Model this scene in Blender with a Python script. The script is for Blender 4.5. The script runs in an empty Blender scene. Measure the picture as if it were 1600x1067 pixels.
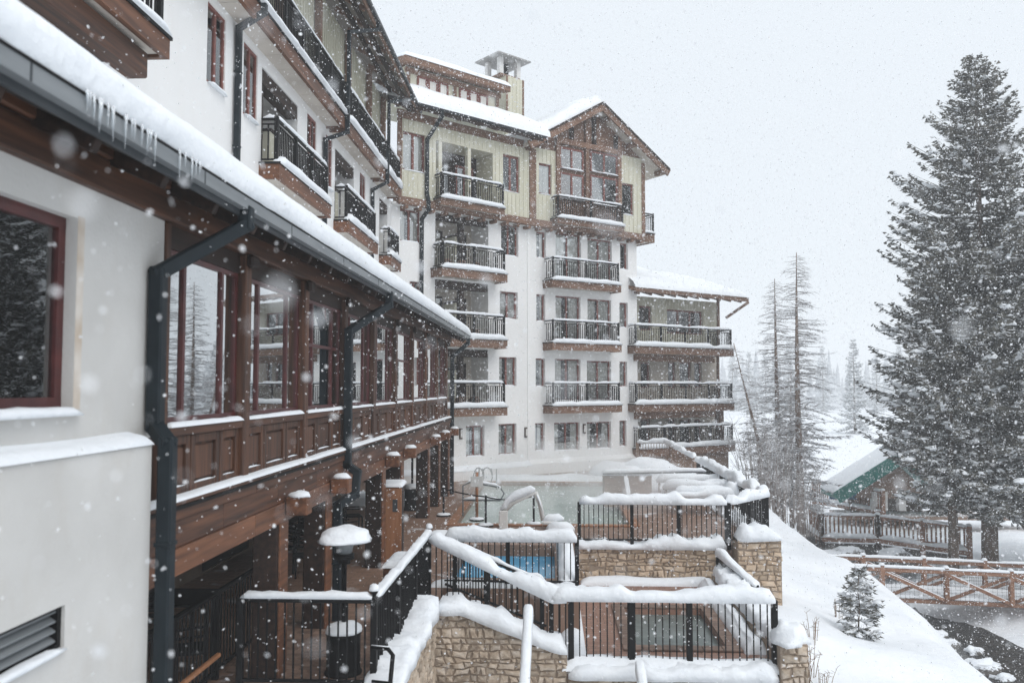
import bpy, math, random
from mathutils import Vector, Matrix, noise
R = math.radians
rnd = random.Random(7)
scene = bpy.context.scene
col = scene.collection

# ------------------------------------------------------------------ camera, sky, sun, exposure
FOC = 1300.0                       # focal length in pixels of a 1600 px wide frame
YAW, PITCH = R(2.639), R(3.104)
cd = bpy.data.cameras.new('camera'); cam = bpy.data.objects.new('camera', cd); col.objects.link(cam)
cam.location = (0, 0, 0); cam.rotation_euler = (R(90) + PITCH, 0, YAW)
cd.sensor_width = 36; cd.lens = 36 * FOC / 1600; cd.clip_start = .05; cd.clip_end = 3000
cd.dof.use_dof = True; cd.dof.focus_distance = 26; cd.dof.aperture_fstop = 1.2
scene.camera = cam
SUN_EL, SUN_AZ = 48, 140            # degrees; azimuth clockwise from +Y
w = bpy.data.worlds.new('World'); scene.world = w; w.use_nodes = True
nt = w.node_tree; nt.nodes.clear()
sky = nt.nodes.new('ShaderNodeTexSky'); sky.sky_type = 'NISHITA'; sky.sun_disc = False
sky.sun_elevation = R(SUN_EL); sky.sun_rotation = R(SUN_AZ); sky.dust_density = 4
mx = nt.nodes.new('ShaderNodeMix'); mx.data_type = 'RGBA'; mx.inputs[0].default_value = .93
mx.inputs[7].default_value = (6.75, 7.2, 7.65, 1)      # the closed cloud deck over the clear-sky model
bg = nt.nodes.new('ShaderNodeBackground'); bg.inputs[1].default_value = .1
out = nt.nodes.new('ShaderNodeOutputWorld')
nt.links.new(sky.outputs[0], mx.inputs[6]); nt.links.new(mx.outputs[2], bg.inputs[0]); nt.links.new(bg.outputs[0], out.inputs[0])
sd = bpy.data.lights.new('sun', 'SUN'); sd.energy = 1.0; sd.angle = R(45); sd.color = (1, .98, .96)
sun = bpy.data.objects.new('sun', sd); col.objects.link(sun)
_d = Vector((math.sin(R(SUN_AZ)) * math.cos(R(SUN_EL)), math.cos(R(SUN_AZ)) * math.cos(R(SUN_EL)), math.sin(R(SUN_EL))))
sun.rotation_euler = _d.to_track_quat('Z', 'Y').to_euler()
vs = scene.view_settings; vs.view_transform = 'Standard'; vs.look = 'None'; vs.gamma = 1; vs.exposure = .42; vs.use_curve_mapping = False
cy = scene.cycles; cy.use_denoising = True; cy.max_bounces = 8; cy.diffuse_bounces = 4; cy.volume_bounces = 2
cy.transparent_max_bounces = 10; cy.use_adaptive_sampling = True

# ------------------------------------------------------------------ helpers
_F = Vector((-math.sin(YAW) * math.cos(PITCH), math.cos(YAW) * math.cos(PITCH), math.sin(PITCH)))
_R = Vector((math.cos(YAW), math.sin(YAW), 0)); _U = _R.cross(_F)
def ray(px, py): return _F + _R * ((px - 800) / FOC) - _U * ((py - 533.5) / FOC)
def atY(px, py, Y): r = ray(px, py); return r * (Y / r.y)
def atX(px, py, X): r = ray(px, py); return r * (X / r.x)
def atZ(px, py, Z): r = ray(px, py); return r * (Z / r.z)
class Frame:
    """a facade: x along it, y into the building, z up"""
    def __init__(s, ox, oy, phi, d=0):
        s.phi = phi; c, k = math.cos(phi), math.sin(phi)
        s.e = Vector((c, k, 0)); s.n = Vector((k, -c, 0)); s.o = Vector((ox, oy, 0)) + s.n * d
    def on(s, px, py, d=0):
        r = ray(px, py); t = (s.o + s.n * d).dot(s.n) / r.dot(s.n); p = r * t
        return (p - s.o).dot(s.e), p.z
    def rect(s, x0, y0, x1, y1, d=0):
        my, mxx = (y0 + y1) / 2, (x0 + x1) / 2
        return s.on(x0, my, d)[0], s.on(x1, my, d)[0], s.on(mxx, y1, d)[1], s.on(mxx, y0, d)[1]
    def world(s, x, y, z): p = s.o + s.e * x - s.n * y; return Vector((p.x, p.y, z))
def tag(o, label=None, cat=None, group=None, kind=None):
    if label: o['label'] = label
    if cat: o['category'] = cat
    if group: o['group'] = group
    if kind: o['kind'] = kind
    return o
def link(name, me, parent=None, loc=None, rz=None):
    o = bpy.data.objects.new(name, me); col.objects.link(o)
    if parent: o.parent = parent
    if loc is not None: o.location = loc
    if rz is not None: o.rotation_euler = (0, 0, rz)
    return o
def empty(name, label, cat, loc=(0, 0, 0), rz=0, group=None):
    o = link(name, None, None, loc, rz); o.empty_display_size = .2
    return tag(o, label, cat, group)
class MB:
    def __init__(s): s.v = []; s.f = []; s.sm = []
    def add(s, vs, fs, smooth=False):
        n = len(s.v); s.v += [tuple(p) for p in vs]
        for q in fs: s.f.append([n + i for i in q]); s.sm.append(smooth)
        return s
    def box(s, x0, x1, y0, y1, z0, z1):
        return s.add([(x, y, z) for z in (z0, z1) for y in (y0, y1) for x in (x0, x1)],
            [(0, 2, 3, 1), (4, 5, 7, 6), (0, 1, 5, 4), (2, 6, 7, 3), (0, 4, 6, 2), (1, 3, 7, 5)])
    def cbox(s, x0, x1, y0, y1, z0, z1, c=.01):
        c = min(c, (x1 - x0) * .45, (y1 - y0) * .45, (z1 - z0) * .45)
        return s.hex([Vector(p) for p in [(x0, y0, z0), (x1, y0, z0), (x1, y1, z0), (x0, y1, z0), (x0, y0, z1), (x1, y0, z1), (x1, y1, z1), (x0, y1, z1)]], c)
    def hex(s, P, c=0):
        """hexahedron from 4 bottom + 4 top points, edges chamfered by c"""
        F = [(0, 3, 2, 1), (4, 5, 6, 7), (0, 1, 5, 4), (1, 2, 6, 5), (2, 3, 7, 6), (3, 0, 4, 7)]
        if c <= 0: return s.add(P, F)
        vs, ix, fs = [], {}, []
        for fi, q in enumerate(F):
            for k in range(4):
                a, b, d = P[q[k]], P[q[k - 1]], P[q[(k + 1) % 4]]
                ix[fi, q[k]] = len(vs); vs.append(a + (b - a).normalized() * c + (d - a).normalized() * c)
            fs.append([ix[fi, j] for j in q])
        done = set()
        for fi, q in enumerate(F):
            for k in range(4):
                a, b = q[k], q[(k + 1) % 4]
                if (b, a) in done or (a, b) in done: continue
                done.add((a, b))
                for gi, g in enumerate(F):
                    if gi != fi and a in g and b in g: fs.append([ix[fi, b], ix[fi, a], ix[gi, a], ix[gi, b]])
        for a in range(8):
            fs.append([ix[fi, a] for fi, q in enumerate(F) if a in q])
        return s.add(vs, fs)
    def bar(s, p, q, w, h, c=0, up=(0, 0, 1)):
        p, q = Vector(p), Vector(q); d = (q - p).normalized(); u = Vector(up)
        sd = d.cross(u).normalized() * (w / 2); up = sd.cross(d).normalized() * (h / 2)
        return s.hex([p - sd - up, q - sd - up, q + sd - up, p + sd - up, p - sd + up, q - sd + up, q + sd + up, p + sd + up], c)
    def quad(s, *p, smooth=False): return s.add(p, [list(range(len(p)))], smooth)
    def tube(s, pts, r, n=8, cap=True):
        pts = [Vector(p) for p in pts]; m = len(pts)
        rr = r if isinstance(r, (list, tuple)) else [r] * m
        vs, fs = [], []; ref = None
        for i, p in enumerate(pts):
            d = (pts[min(i + 1, m - 1)] - pts[max(i - 1, 0)]).normalized()
            if ref is None: ref = Vector((0, 0, 1)) if abs(d.z) < .9 else Vector((1, 0, 0))
            a = d.cross(ref).normalized(); ref = a.cross(d)
            for k in range(n):
                t = 2 * math.pi * k / n; vs.append(p + (a * math.cos(t) + ref * math.sin(t)) * rr[i])
        for i in range(m - 1):
            for k in range(n): fs.append([i * n + k, i * n + (k + 1) % n, (i + 1) * n + (k + 1) % n, (i + 1) * n + k])
        if cap: fs += [list(range(n))[::-1], [(m - 1) * n + k for k in range(n)]]
        return s.add(vs, fs, True)
    def lathe(s, prof, c=(0, 0, 0), n=16, jit=0):
        vs, fs = [], []; m = len(prof)
        for (r, z) in prof:
            for k in range(n):
                t = 2 * math.pi * k / n; j = 1 + (rnd.uniform(-jit, jit) if jit else 0)
                vs.append((c[0] + r * j * math.cos(t), c[1] + r * j * math.sin(t), c[2] + z))
        for i in range(m - 1):
            for k in range(n): fs.append([i * n + k, i * n + (k + 1) % n, (i + 1) * n + (k + 1) % n, (i + 1) * n + k])
        fs += [list(range(n))[::-1], [(m - 1) * n + k for k in range(n)]]
        return s.add(vs, fs, True)
    def snowbar(s, path, w, h, seed=0, step=.16, n=8, base=0, amp=.22):
        """a ridge of settled snow along a path of points: rounded section, uneven height"""
        path = [Vector(p) for p in path]; pts = []
        for a, b in zip(path, path[1:]):
            k = max(1, int((b - a).length / step))
            pts += [a.lerp(b, i / k) for i in range(k)]
        pts.append(path[-1]); m = len(pts); vs, fs = [], []
        L = sum((b - a).length for a, b in zip(path, path[1:])); run = 0
        for i, p in enumerate(pts):
            d = (pts[min(i + 1, m - 1)] - pts[max(i - 1, 0)]).normalized(); sd = d.cross(Vector((0, 0, 1))).normalized()
            if i: run += (p - pts[i - 1]).length
            e = min(run, L - run); ef = math.sqrt(max(.04, min(1, e / (h * .6 + .02))))
            nz = noise.noise(Vector((run * 1.3, seed * 7.3, 0))); nz2 = noise.noise(Vector((run * 4.1, seed * 3.1, 5)))
            nz3 = noise.noise(Vector((run * 11, seed * 2.3, 3))); hh = h * ef * (1 + amp * 1.15 * nz + amp * .6 * nz2 + amp * .3 * nz3); sl_ = max(0, min(1, (noise.noise(Vector((run * .9, seed * 4.7, 11))) - .22) / .2)); hh *= 1 - .55 * sl_; ww = w * (.6 + .4 * ef) * (1 + amp * .45 * noise.noise(Vector((run * 2.1, seed, 9))))
            for k in range(n + 1):
                t = math.pi * k / n; cx = -math.cos(t); cz = math.sin(t)
                lump = 1 + amp * .55 * noise.noise(Vector((run * 5.5, k * .8, seed * 1.7))) * (1 if 0 < k < n else .3)
                vs.append(p + sd * (ww / 2 * math.copysign(abs(cx) ** .62, cx) * (.6 + .4 * lump)) + Vector((0, 0, base - (.035 if k in (0, n) and h > .15 else 0) + hh * cz ** .5 * lump)))
        for i in range(m - 1):
            for k in range(n): fs.append([i * (n + 1) + k, (i + 1) * (n + 1) + k, (i + 1) * (n + 1) + k + 1, i * (n + 1) + k + 1])
            fs.append([i * (n + 1), i * (n + 1) + n, (i + 1) * (n + 1) + n, (i + 1) * (n + 1)])
        fs += [list(range(n + 1)), [(m - 1) * (n + 1) + k for k in range(n, -1, -1)]]
        return s.add(vs, fs, True)
    def snowslab(s, p00, p10, p11, p01, th, nu, nv, seed=0, edge=.35, amp=.25, round_=(1, 1, 1, 1)):
        """a blanket of snow on a sloping quad; round_ flags u0,u1,v0,v1 edges that taper off"""
        P = [Vector(p) for p in (p00, p10, p11, p01)]; vs, fs = [], []
        lu, lv = (P[1] - P[0]).length, (P[3] - P[0]).length
        def er(x): return math.sqrt(max(0, 1 - (1 - min(1, x / edge)) ** 2))
        def warp(t, n0, n1, L):       # extra rows near the rounded edges
            return t
        def params(n, L, r0, r1):
            a = [i / n for i in range(n + 1)]; ex = []
            for q in (.04, .12, .3, .6, 1):
                if r0: ex.append(q * edge / L)
                if r1: ex.append(1 - q * edge / L)
            return sorted(x for x in a + ex if 0 <= x <= 1)
        us, vv = params(nu, lu, round_[0], round_[1]), params(nv, lv, round_[2], round_[3])
        for v in vv:
            for u in us:
                p = P[0].lerp(P[1], u).lerp(P[3].lerp(P[2], u), v)
                e = 1
                if round_[0]: e *= er(u * lu)
                if round_[1]: e *= er((1 - u) * lu)
                if round_[2]: e *= er(v * lv)
                if round_[3]: e *= er((1 - v) * lv)
                nz = noise.noise(p * .7 + Vector((seed * 5.1, 0, 0))) + .4 * noise.noise(p * 2.3 + Vector((0, seed, 0)))
                vs.append(p + Vector((0, 0, th * e * (1 + amp * nz))))
        n1 = len(us)
        for j in range(len(vv) - 1):
            for i in range(n1 - 1): fs.append([j * n1 + i, j * n1 + i + 1, (j + 1) * n1 + i + 1, (j + 1) * n1 + i])
        return s.add(vs, fs, True)
    def blob(s, c, rx, ry, rz, seed=0, n=9, m=5, amp=.2, flat=True):
        """a lump of snow: half ellipsoid with an uneven surface"""
        vs, fs = [], []; c = Vector(c)
        for j in range(m + 1):
            t = (math.pi / 2) * j / m
            for k in range(n):
                a = 2 * math.pi * k / n
                q = Vector((math.cos(a) * math.cos(t) ** .8 if j < m else 0, math.sin(a) * math.cos(t) ** .8 if j < m else 0, math.sin(t)))
                g = 1 + amp * noise.noise(q * 1.7 + Vector((seed * 3.3, seed, 0)))
                vs.append(c + Vector((q.x * rx * g, q.y * ry * g, q.z * rz * g)))
        for j in range(m):
            for k in range(n): fs.append([j * n + k, j * n + (k + 1) % n, (j + 1) * n + (k + 1) % n, (j + 1) * n + k])
        fs.append(list(range(n))[::-1])
        return s.add(vs, fs, True)
    def mesh(s, name, mat):
        me = bpy.data.meshes.new(name); me.from_pydata(s.v, [], s.f)
        me.polygons.foreach_set('use_smooth', s.sm); me.materials.append(M[mat] if isinstance(mat, str) else mat); me.update()
        return me
    def build(s, name, mat, parent=None, loc=None, rz=None): return link(name, s.mesh(name, mat), parent, loc, rz)

# ------------------------------------------------------------------ materials
M = {}
def nodes(name):
    m = bpy.data.materials.new(name); m.use_nodes = True; M[name] = m
    t = m.node_tree; return m, t, t.nodes['Principled BSDF'], t.nodes, t.links
def surf(name, c1, c2, rough=.7, scale=4, stretch=(1, 1, 1), bump=.0, bscale=None, spec=.3, detail=5, rand=0, dist=.01, snow=0, c3=None):
    """two-tone noise material; snow = share of snow dust lying on upward faces; rand = tone shift from object to object"""
    m, t, b, N, L = nodes(name)
    tc = N.new('ShaderNodeTexCoord'); mp = N.new('ShaderNodeMapping'); mp.inputs['Scale'].default_value = stretch
    L.new(tc.outputs['Object'], mp.inputs[0])
    oi = N.new('ShaderNodeObjectInfo')
    va = N.new('ShaderNodeVectorMath'); va.operation = 'ADD'; L.new(mp.outputs[0], va.inputs[0])
    sc = N.new('ShaderNodeVectorMath'); sc.operation = 'SCALE'; sc.inputs[0].default_value = (37, 19, 53); L.new(oi.outputs['Random'], sc.inputs['Scale']); L.new(sc.outputs[0], va.inputs[1])
    nz = N.new('ShaderNodeTexNoise'); nz.inputs['Scale'].default_value = scale; nz.inputs['Detail'].default_value = detail; L.new(va.outputs[0], nz.inputs[0])
    cr = N.new('ShaderNodeValToRGB'); cr.color_ramp.elements[0].position = .32; cr.color_ramp.elements[1].position = .7
    cr.color_ramp.elements[0].color = (*c1, 1); cr.color_ramp.elements[1].color = (*c2, 1)
    if c3: e = cr.color_ramp.elements.new(.5); e.color = (*c3, 1)
    L.new(nz.outputs[0], cr.inputs[0]); cout = cr.outputs[0]
    if rand:
        hs = N.new('ShaderNodeHueSaturation'); mr = N.new('ShaderNodeMapRange'); mr.inputs[3].default_value = 1 - rand; mr.inputs[4].default_value = 1 + rand
        L.new(oi.outputs['Random'], mr.inputs[0]); L.new(mr.outputs[0], hs.inputs['Value']); L.new(cout, hs.inputs['Color']); cout = hs.outputs[0]
    if snow:
        ge = N.new('ShaderNodeNewGeometry'); sx = N.new('ShaderNodeSeparateXYZ'); L.new(ge.outputs['Normal'], sx.inputs[0])
        n2 = N.new('ShaderNodeTexNoise'); n2.inputs['Scale'].default_value = 9; L.new(tc.outputs['Object'], n2.inputs[0])
        ma = N.new('ShaderNodeMath'); ma.operation = 'MULTIPLY'; L.new(sx.outputs[2], ma.inputs[0]); L.new(n2.outputs[0], ma.inputs[1])
        r2 = N.new('ShaderNodeMapRange'); r2.inputs[1].default_value = .5 * (1 - snow); r2.inputs[2].default_value = .5 * (1 - snow) + .12; L.new(ma.outputs[0], r2.inputs[0])
        mm = N.new('ShaderNodeMix'); mm.data_type = 'RGBA'; L.new(r2.outputs[0], mm.inputs[0]); L.new(cout, mm.inputs[6]); mm.inputs[7].default_value = (.8, .83, .87, 1); cout = mm.outputs[2]
    L.new(cout, b.inputs['Base Color'])
    b.inputs['Roughness'].default_value = rough; b.inputs['Specular IOR Level'].default_value = spec
    if bump:
        bn = N.new('ShaderNodeTexNoise'); bn.inputs['Scale'].default_value = bscale or scale * 3; bn.inputs['Detail'].default_value = 6; L.new(va.outputs[0], bn.inputs[0])
        bu = N.new('ShaderNodeBump'); bu.inputs['Strength'].default_value = bump; bu.inputs['Distance'].default_value = dist; L.new(bn.outputs[0], bu.inputs['Height']); L.new(bu.outputs[0], b.inputs['Normal'])
    return m
SN = (.83, .86, .9)
m = surf('snow', (.80, .83, .865), (.86, .885, .91), .9, 2.5, bump=.5, bscale=9, dist=.05, spec=.2)
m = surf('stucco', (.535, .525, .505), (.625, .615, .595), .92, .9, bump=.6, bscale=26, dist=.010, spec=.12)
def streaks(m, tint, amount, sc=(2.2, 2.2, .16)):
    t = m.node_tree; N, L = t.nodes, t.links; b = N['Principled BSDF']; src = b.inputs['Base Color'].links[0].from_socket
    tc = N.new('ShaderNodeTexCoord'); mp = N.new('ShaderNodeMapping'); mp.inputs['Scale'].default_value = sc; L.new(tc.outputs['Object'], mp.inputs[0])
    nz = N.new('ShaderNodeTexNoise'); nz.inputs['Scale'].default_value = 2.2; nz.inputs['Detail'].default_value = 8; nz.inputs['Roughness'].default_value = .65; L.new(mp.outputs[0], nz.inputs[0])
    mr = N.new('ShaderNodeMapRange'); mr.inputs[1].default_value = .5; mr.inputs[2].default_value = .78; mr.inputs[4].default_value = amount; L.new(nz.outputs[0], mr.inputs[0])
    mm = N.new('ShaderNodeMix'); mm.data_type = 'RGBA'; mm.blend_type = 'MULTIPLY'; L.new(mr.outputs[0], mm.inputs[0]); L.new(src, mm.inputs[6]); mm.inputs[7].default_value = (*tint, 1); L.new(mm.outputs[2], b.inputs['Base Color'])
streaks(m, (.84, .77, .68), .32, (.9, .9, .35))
surf('stucco_stain', (.50, .42, .34), (.66, .62, .57), .9, 3, (1, 3, 1), bump=.2, bscale=60, dist=.004, spec=.15)
surf('snow_ground', (.80, .83, .865), (.86, .88, .905), .9, .6, bump=.6, bscale=2.2, dist=.12, spec=.15)
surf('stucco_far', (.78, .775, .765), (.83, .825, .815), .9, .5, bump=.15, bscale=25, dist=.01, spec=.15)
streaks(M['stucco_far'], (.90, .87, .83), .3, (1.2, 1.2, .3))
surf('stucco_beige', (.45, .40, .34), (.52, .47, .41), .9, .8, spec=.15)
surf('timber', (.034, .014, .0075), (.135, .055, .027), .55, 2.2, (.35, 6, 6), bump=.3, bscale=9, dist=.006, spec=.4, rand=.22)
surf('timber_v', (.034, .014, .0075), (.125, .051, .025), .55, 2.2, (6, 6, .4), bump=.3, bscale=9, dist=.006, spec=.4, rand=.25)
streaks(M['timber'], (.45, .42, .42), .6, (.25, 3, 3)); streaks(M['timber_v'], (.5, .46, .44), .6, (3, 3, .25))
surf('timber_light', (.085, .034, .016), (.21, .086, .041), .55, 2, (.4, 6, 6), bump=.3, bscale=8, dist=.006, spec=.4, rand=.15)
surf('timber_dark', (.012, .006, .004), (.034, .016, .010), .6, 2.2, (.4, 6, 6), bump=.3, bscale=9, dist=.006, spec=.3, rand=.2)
surf('timber_far', (.13, .072, .048), (.25, .155, .11), .7, 3, (.6, 4, 4), rand=.15, spec=.2)
surf('timber_weathered', (.20, .13, .095), (.33, .24, .19), .75, 3, (.6, 4, 4), rand=.15, spec=.2, snow=.1)
surf('window_red', (.055, .010, .010), (.095, .018, .016), .4, 5, spec=.5)
surf('window_brown', (.15, .045, .035), (.22, .075, .055), .5, 5, spec=.4)
surf('siding_green', (.53, .51, .40), (.65, .63, .52), .8, 1.2, (1, 1, .4), spec=.15)
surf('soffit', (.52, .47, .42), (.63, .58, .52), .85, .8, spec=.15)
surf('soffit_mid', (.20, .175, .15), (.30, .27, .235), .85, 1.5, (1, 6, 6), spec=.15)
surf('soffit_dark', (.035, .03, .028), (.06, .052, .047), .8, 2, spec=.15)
surf('metal_black', (.004, .004, .0045), (.009, .0085, .009), .55, 6, spec=.15)
surf('metal_slate', (.007, .012, .016), (.013, .020, .025), .5, 4, spec=.22, bump=.05)
surf('gutter_grey', (.16, .175, .185), (.23, .245, .255), .45, 3, (.3, 3, 3), spec=.5)
surf('gutter_dark', (.03, .036, .042), (.05, .056, .062), .5, 3, spec=.4)
surf('mortar', (.26, .20, .15), (.36, .29, .23), .95, 6, bump=.4, dist=.01, spec=.1)
surf('stone', (.34, .265, .20), (.60, .52, .44), .9, 6, bump=1.0, bscale=16, dist=.03, spec=.15, rand=.25, c3=(.47, .385, .30))
surf('stone_far', (.36, .27, .19), (.58, .48, .375), .9, 5, bump=.8, bscale=12, dist=.025, spec=.15, rand=.25, c3=(.48, .37, .27))
surf('rock', (.07, .065, .06), (.16, .15, .14), .9, 3, bump=.6, dist=.04, spec=.2, snow=.55)
surf('paver', (.13, .082, .060), (.22, .145, .108), .6, 7, bump=.3, dist=.004, spec=.4, rand=.25)
surf('water_dark', (.010, .0095, .009), (.05, .046, .040), .3, 3, bump=1.0, bscale=5, dist=.16, spec=.3)
surf('water_blue', (.05, .30, .52), (.07, .36, .60), .12, 2, bump=.25, bscale=6, dist=.03, spec=.5)
surf('water_pool', (.34, .42, .39), (.44, .52, .49), .2, 1.2, bump=.25, bscale=5, dist=.03, spec=.5)
surf('water_tub', (.10, .125, .12), (.16, .19, .18), .12, 2, bump=.3, bscale=6, dist=.03, spec=.5)
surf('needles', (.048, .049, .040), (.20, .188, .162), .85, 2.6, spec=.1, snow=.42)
surf('needles_far', (.20, .21, .21), (.36, .37, .37), .8, 1.6, spec=.1, snow=.5)  # frost tone, lightened further so distance haze is painted into the needles
surf('needles_hazed', (.36, .38, .40), (.52, .54, .56), .9, 1.0, spec=.1, snow=.5)  # near-white: the haze over the distant wood is put into this colour
surf('bark', (.075, .055, .043), (.17, .13, .105), .95, 6, (1, 1, .3), bump=.8, dist=.03, spec=.1)
surf('bark_pale', (.20, .145, .115), (.33, .25, .205), .95, 5, (1, 1, .3), bump=.6, dist=.03, spec=.1, snow=.1)
surf('twig', (.25, .215, .20), (.40, .36, .34), .9, 3, spec=.1, snow=.85)
surf('bridge_wood', (.17, .085, .052), (.30, .165, .105), .75, 3, (.6, 4, 4), rand=.15, spec=.2, snow=.1)
surf('twig_dry', (.16, .10, .06), (.30, .20, .12), .9, 3, spec=.1)
surf('green_paint', (.015, .14, .12), (.03, .20, .17), .6, 3, spec=.3)
surf('white_paint', (.62, .61, .59), (.70, .69, .67), .6, 3, spec=.3)
surf('curtain', (.66, .64, .60), (.82, .80, .765), .9, 3, (6, 6, .3), spec=.1)
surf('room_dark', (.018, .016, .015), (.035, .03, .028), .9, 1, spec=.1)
surf('room_tan', (.11, .085, .065), (.17, .13, .10), .9, 1, spec=.1)
surf('chimney_tin', (.24, .235, .23), (.36, .35, .34), .6, 4, spec=.4, snow=.1)
surf('paper_sign', (.55, .56, .55), (.68, .68, .67), .7, 14, (1, 1, 3), spec=.2)
surf('tarp_blue', (.03, .14, .30), (.05, .20, .40), .6, 3, spec=.3)
surf('lamp_bronze', (.05, .035, .028), (.10, .075, .06), .5, 5, spec=.4)
surf('copper_wood', (.24, .105, .048), (.36, .17, .085), .5, 3, (4, 4, .5), bump=.2, dist=.004, spec=.4)
def brick_mat(name, c1, c2, mort, sx, sy, snow=.0):
    m, t, b, N, L = nodes(name); tc = N.new('ShaderNodeTexCoord')
    br = N.new('ShaderNodeTexBrick'); br.inputs['Color1'].default_value = (*c1, 1); br.inputs['Color2'].default_value = (*c2, 1); br.inputs['Mortar'].default_value = (*mort, 1)
    br.inputs['Scale'].default_value = 1; br.inputs['Brick Width'].default_value = sx; br.inputs['Row Height'].default_value = sy; br.inputs['Mortar Size'].default_value = .008
    L.new(tc.outputs['Object'], br.inputs[0]); cout = br.outputs[0]
    nz = N.new('ShaderNodeTexNoise'); nz.inputs['Scale'].default_value = 1.1; nz.inputs['Detail'].default_value = 7; L.new(tc.outputs['Object'], nz.inputs[0])
    mr = N.new('ShaderNodeMapRange'); mr.inputs[1].default_value = .62 - snow; mr.inputs[2].default_value = .80 - snow; L.new(nz.outputs[0], mr.inputs[0])
    mm = N.new('ShaderNodeMix'); mm.data_type = 'RGBA'; L.new(mr.outputs[0], mm.inputs[0]); L.new(cout, mm.inputs[6]); mm.inputs[7].default_value = (*SN, 1)
    L.new(mm.outputs[2], b.inputs['Base Color']); b.inputs['Roughness'].default_value = .55
    bu = N.new('ShaderNodeBump'); bu.inputs['Strength'].default_value = .4; bu.inputs['Distance'].default_value = .01; L.new(br.outputs['Fac'], bu.inputs['Height']); bu.invert = True; L.new(bu.outputs[0], b.inputs['Normal'])
brick_mat('deck_brick', (.20, .115, .075), (.27, .165, .115), (.10, .07, .055), .3, .15, .0)
brick_mat('deck_brick_low', (.24, .125, .085), (.31, .175, .125), (.12, .08, .06), .3, .15, -.02)
def glass_mat(name, refl, tint=(.96, .97, .97), rough=.015):
    m, t, b, N, L = nodes(name); N.remove(b)
    g = N.new('ShaderNodeBsdfGlossy'); g.inputs['Roughness'].default_value = rough; g.inputs['Color'].default_value = (.92, .94, .95, 1)
    tr = N.new('ShaderNodeBsdfTransparent'); tr.inputs[0].default_value = (*tint, 1)
    fr = N.new('ShaderNodeFresnel'); fr.inputs[0].default_value = 1.5
    ma = N.new('ShaderNodeMath'); ma.operation = 'ADD'; ma.use_clamp = True; ma.inputs[1].default_value = refl; L.new(fr.outputs[0], ma.inputs[0])
    mm = N.new('ShaderNodeMixShader'); L.new(ma.outputs[0], mm.inputs[0]); L.new(tr.outputs[0], mm.inputs[1]); L.new(g.outputs[0], mm.inputs[2])
    L.new(mm.outputs[0], N['Material Output'].inputs[0])
glass_mat('glass', .10); glass_mat('glass_coated', .52, (.5, .5, .5))
m, t, b, N, L = nodes('ice'); b.inputs['Base Color'].default_value = (.85, .9, .94, 1); b.inputs['Roughness'].default_value = .08; b.inputs['Transmission Weight'].default_value = .8; b.inputs['IOR'].default_value = 1.31
m, t, b, N, L = nodes('snowflake'); b.inputs['Base Color'].default_value = (.9, .92, .95, 1); b.inputs['Roughness'].default_value = .9
tl = N.new('ShaderNodeBsdfTranslucent'); tl.inputs[0].default_value = (.97, .98, 1, 1); ms = N.new('ShaderNodeMixShader'); ms.inputs[0].default_value = .5; b.inputs['Base Color'].default_value = (.97, .98, 1, 1)
L.new(b.outputs[0], ms.inputs[1]); L.new(tl.outputs[0], ms.inputs[2]); L.new(ms.outputs[0], N['Material Output'].inputs[0])

# ------------------------------------------------------------------ building blocks
def wall(parent, name, mat, s0, s1, z0, z1, holes=(), y=0.0, th=.0):
    """a wall face with openings; hole = (s0, s1, z0, z1, depth): the reveal runs that far in"""
    xs = sorted({s0, s1} | {h[i] for h in holes for i in (0, 1) if s0 < h[i] < s1})
    zs = sorted({z0, z1} | {h[i] for h in holes for i in (2, 3) if z0 < h[i] < z1})
    b = MB()
    for i in range(len(xs) - 1):
        for j in range(len(zs) - 1):
            cx, cz = (xs[i] + xs[i + 1]) / 2, (zs[j] + zs[j + 1]) / 2
            if any(h[0] < cx < h[1] and h[2] < cz < h[3] for h in holes): continue
            b.quad((xs[i], y, zs[j]), (xs[i + 1], y, zs[j]), (xs[i + 1], y, zs[j + 1]), (xs[i], y, zs[j + 1]))
    for h in holes:
        a, c, d, e, k = h; k += y
        b.quad((a, y, d), (a, k, d), (c, k, d), (c, y, d)); b.quad((a, y, e), (c, y, e), (c, k, e), (a, k, e))
        b.quad((a, y, d), (a, y, e), (a, k, e), (a, k, d)); b.quad((c, y, d), (c, k, d), (c, k, e), (c, y, e))
    if th:
        b.quad((s1, y, z0), (s1, y + th, z0), (s1, y + th, z1), (s1, y, z1)); b.quad((s0, y, z0), (s0, y, z1), (s0, y + th, z1), (s0, y + th, z0))
        b.quad((s0, y, z1), (s1, y, z1), (s1, y + th, z1), (s0, y + th, z1)); b.quad((s0, y, z0), (s0, y + th, z0), (s1, y + th, z0), (s1, y, z0))
    return b.build(name, mat, parent)
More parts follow.
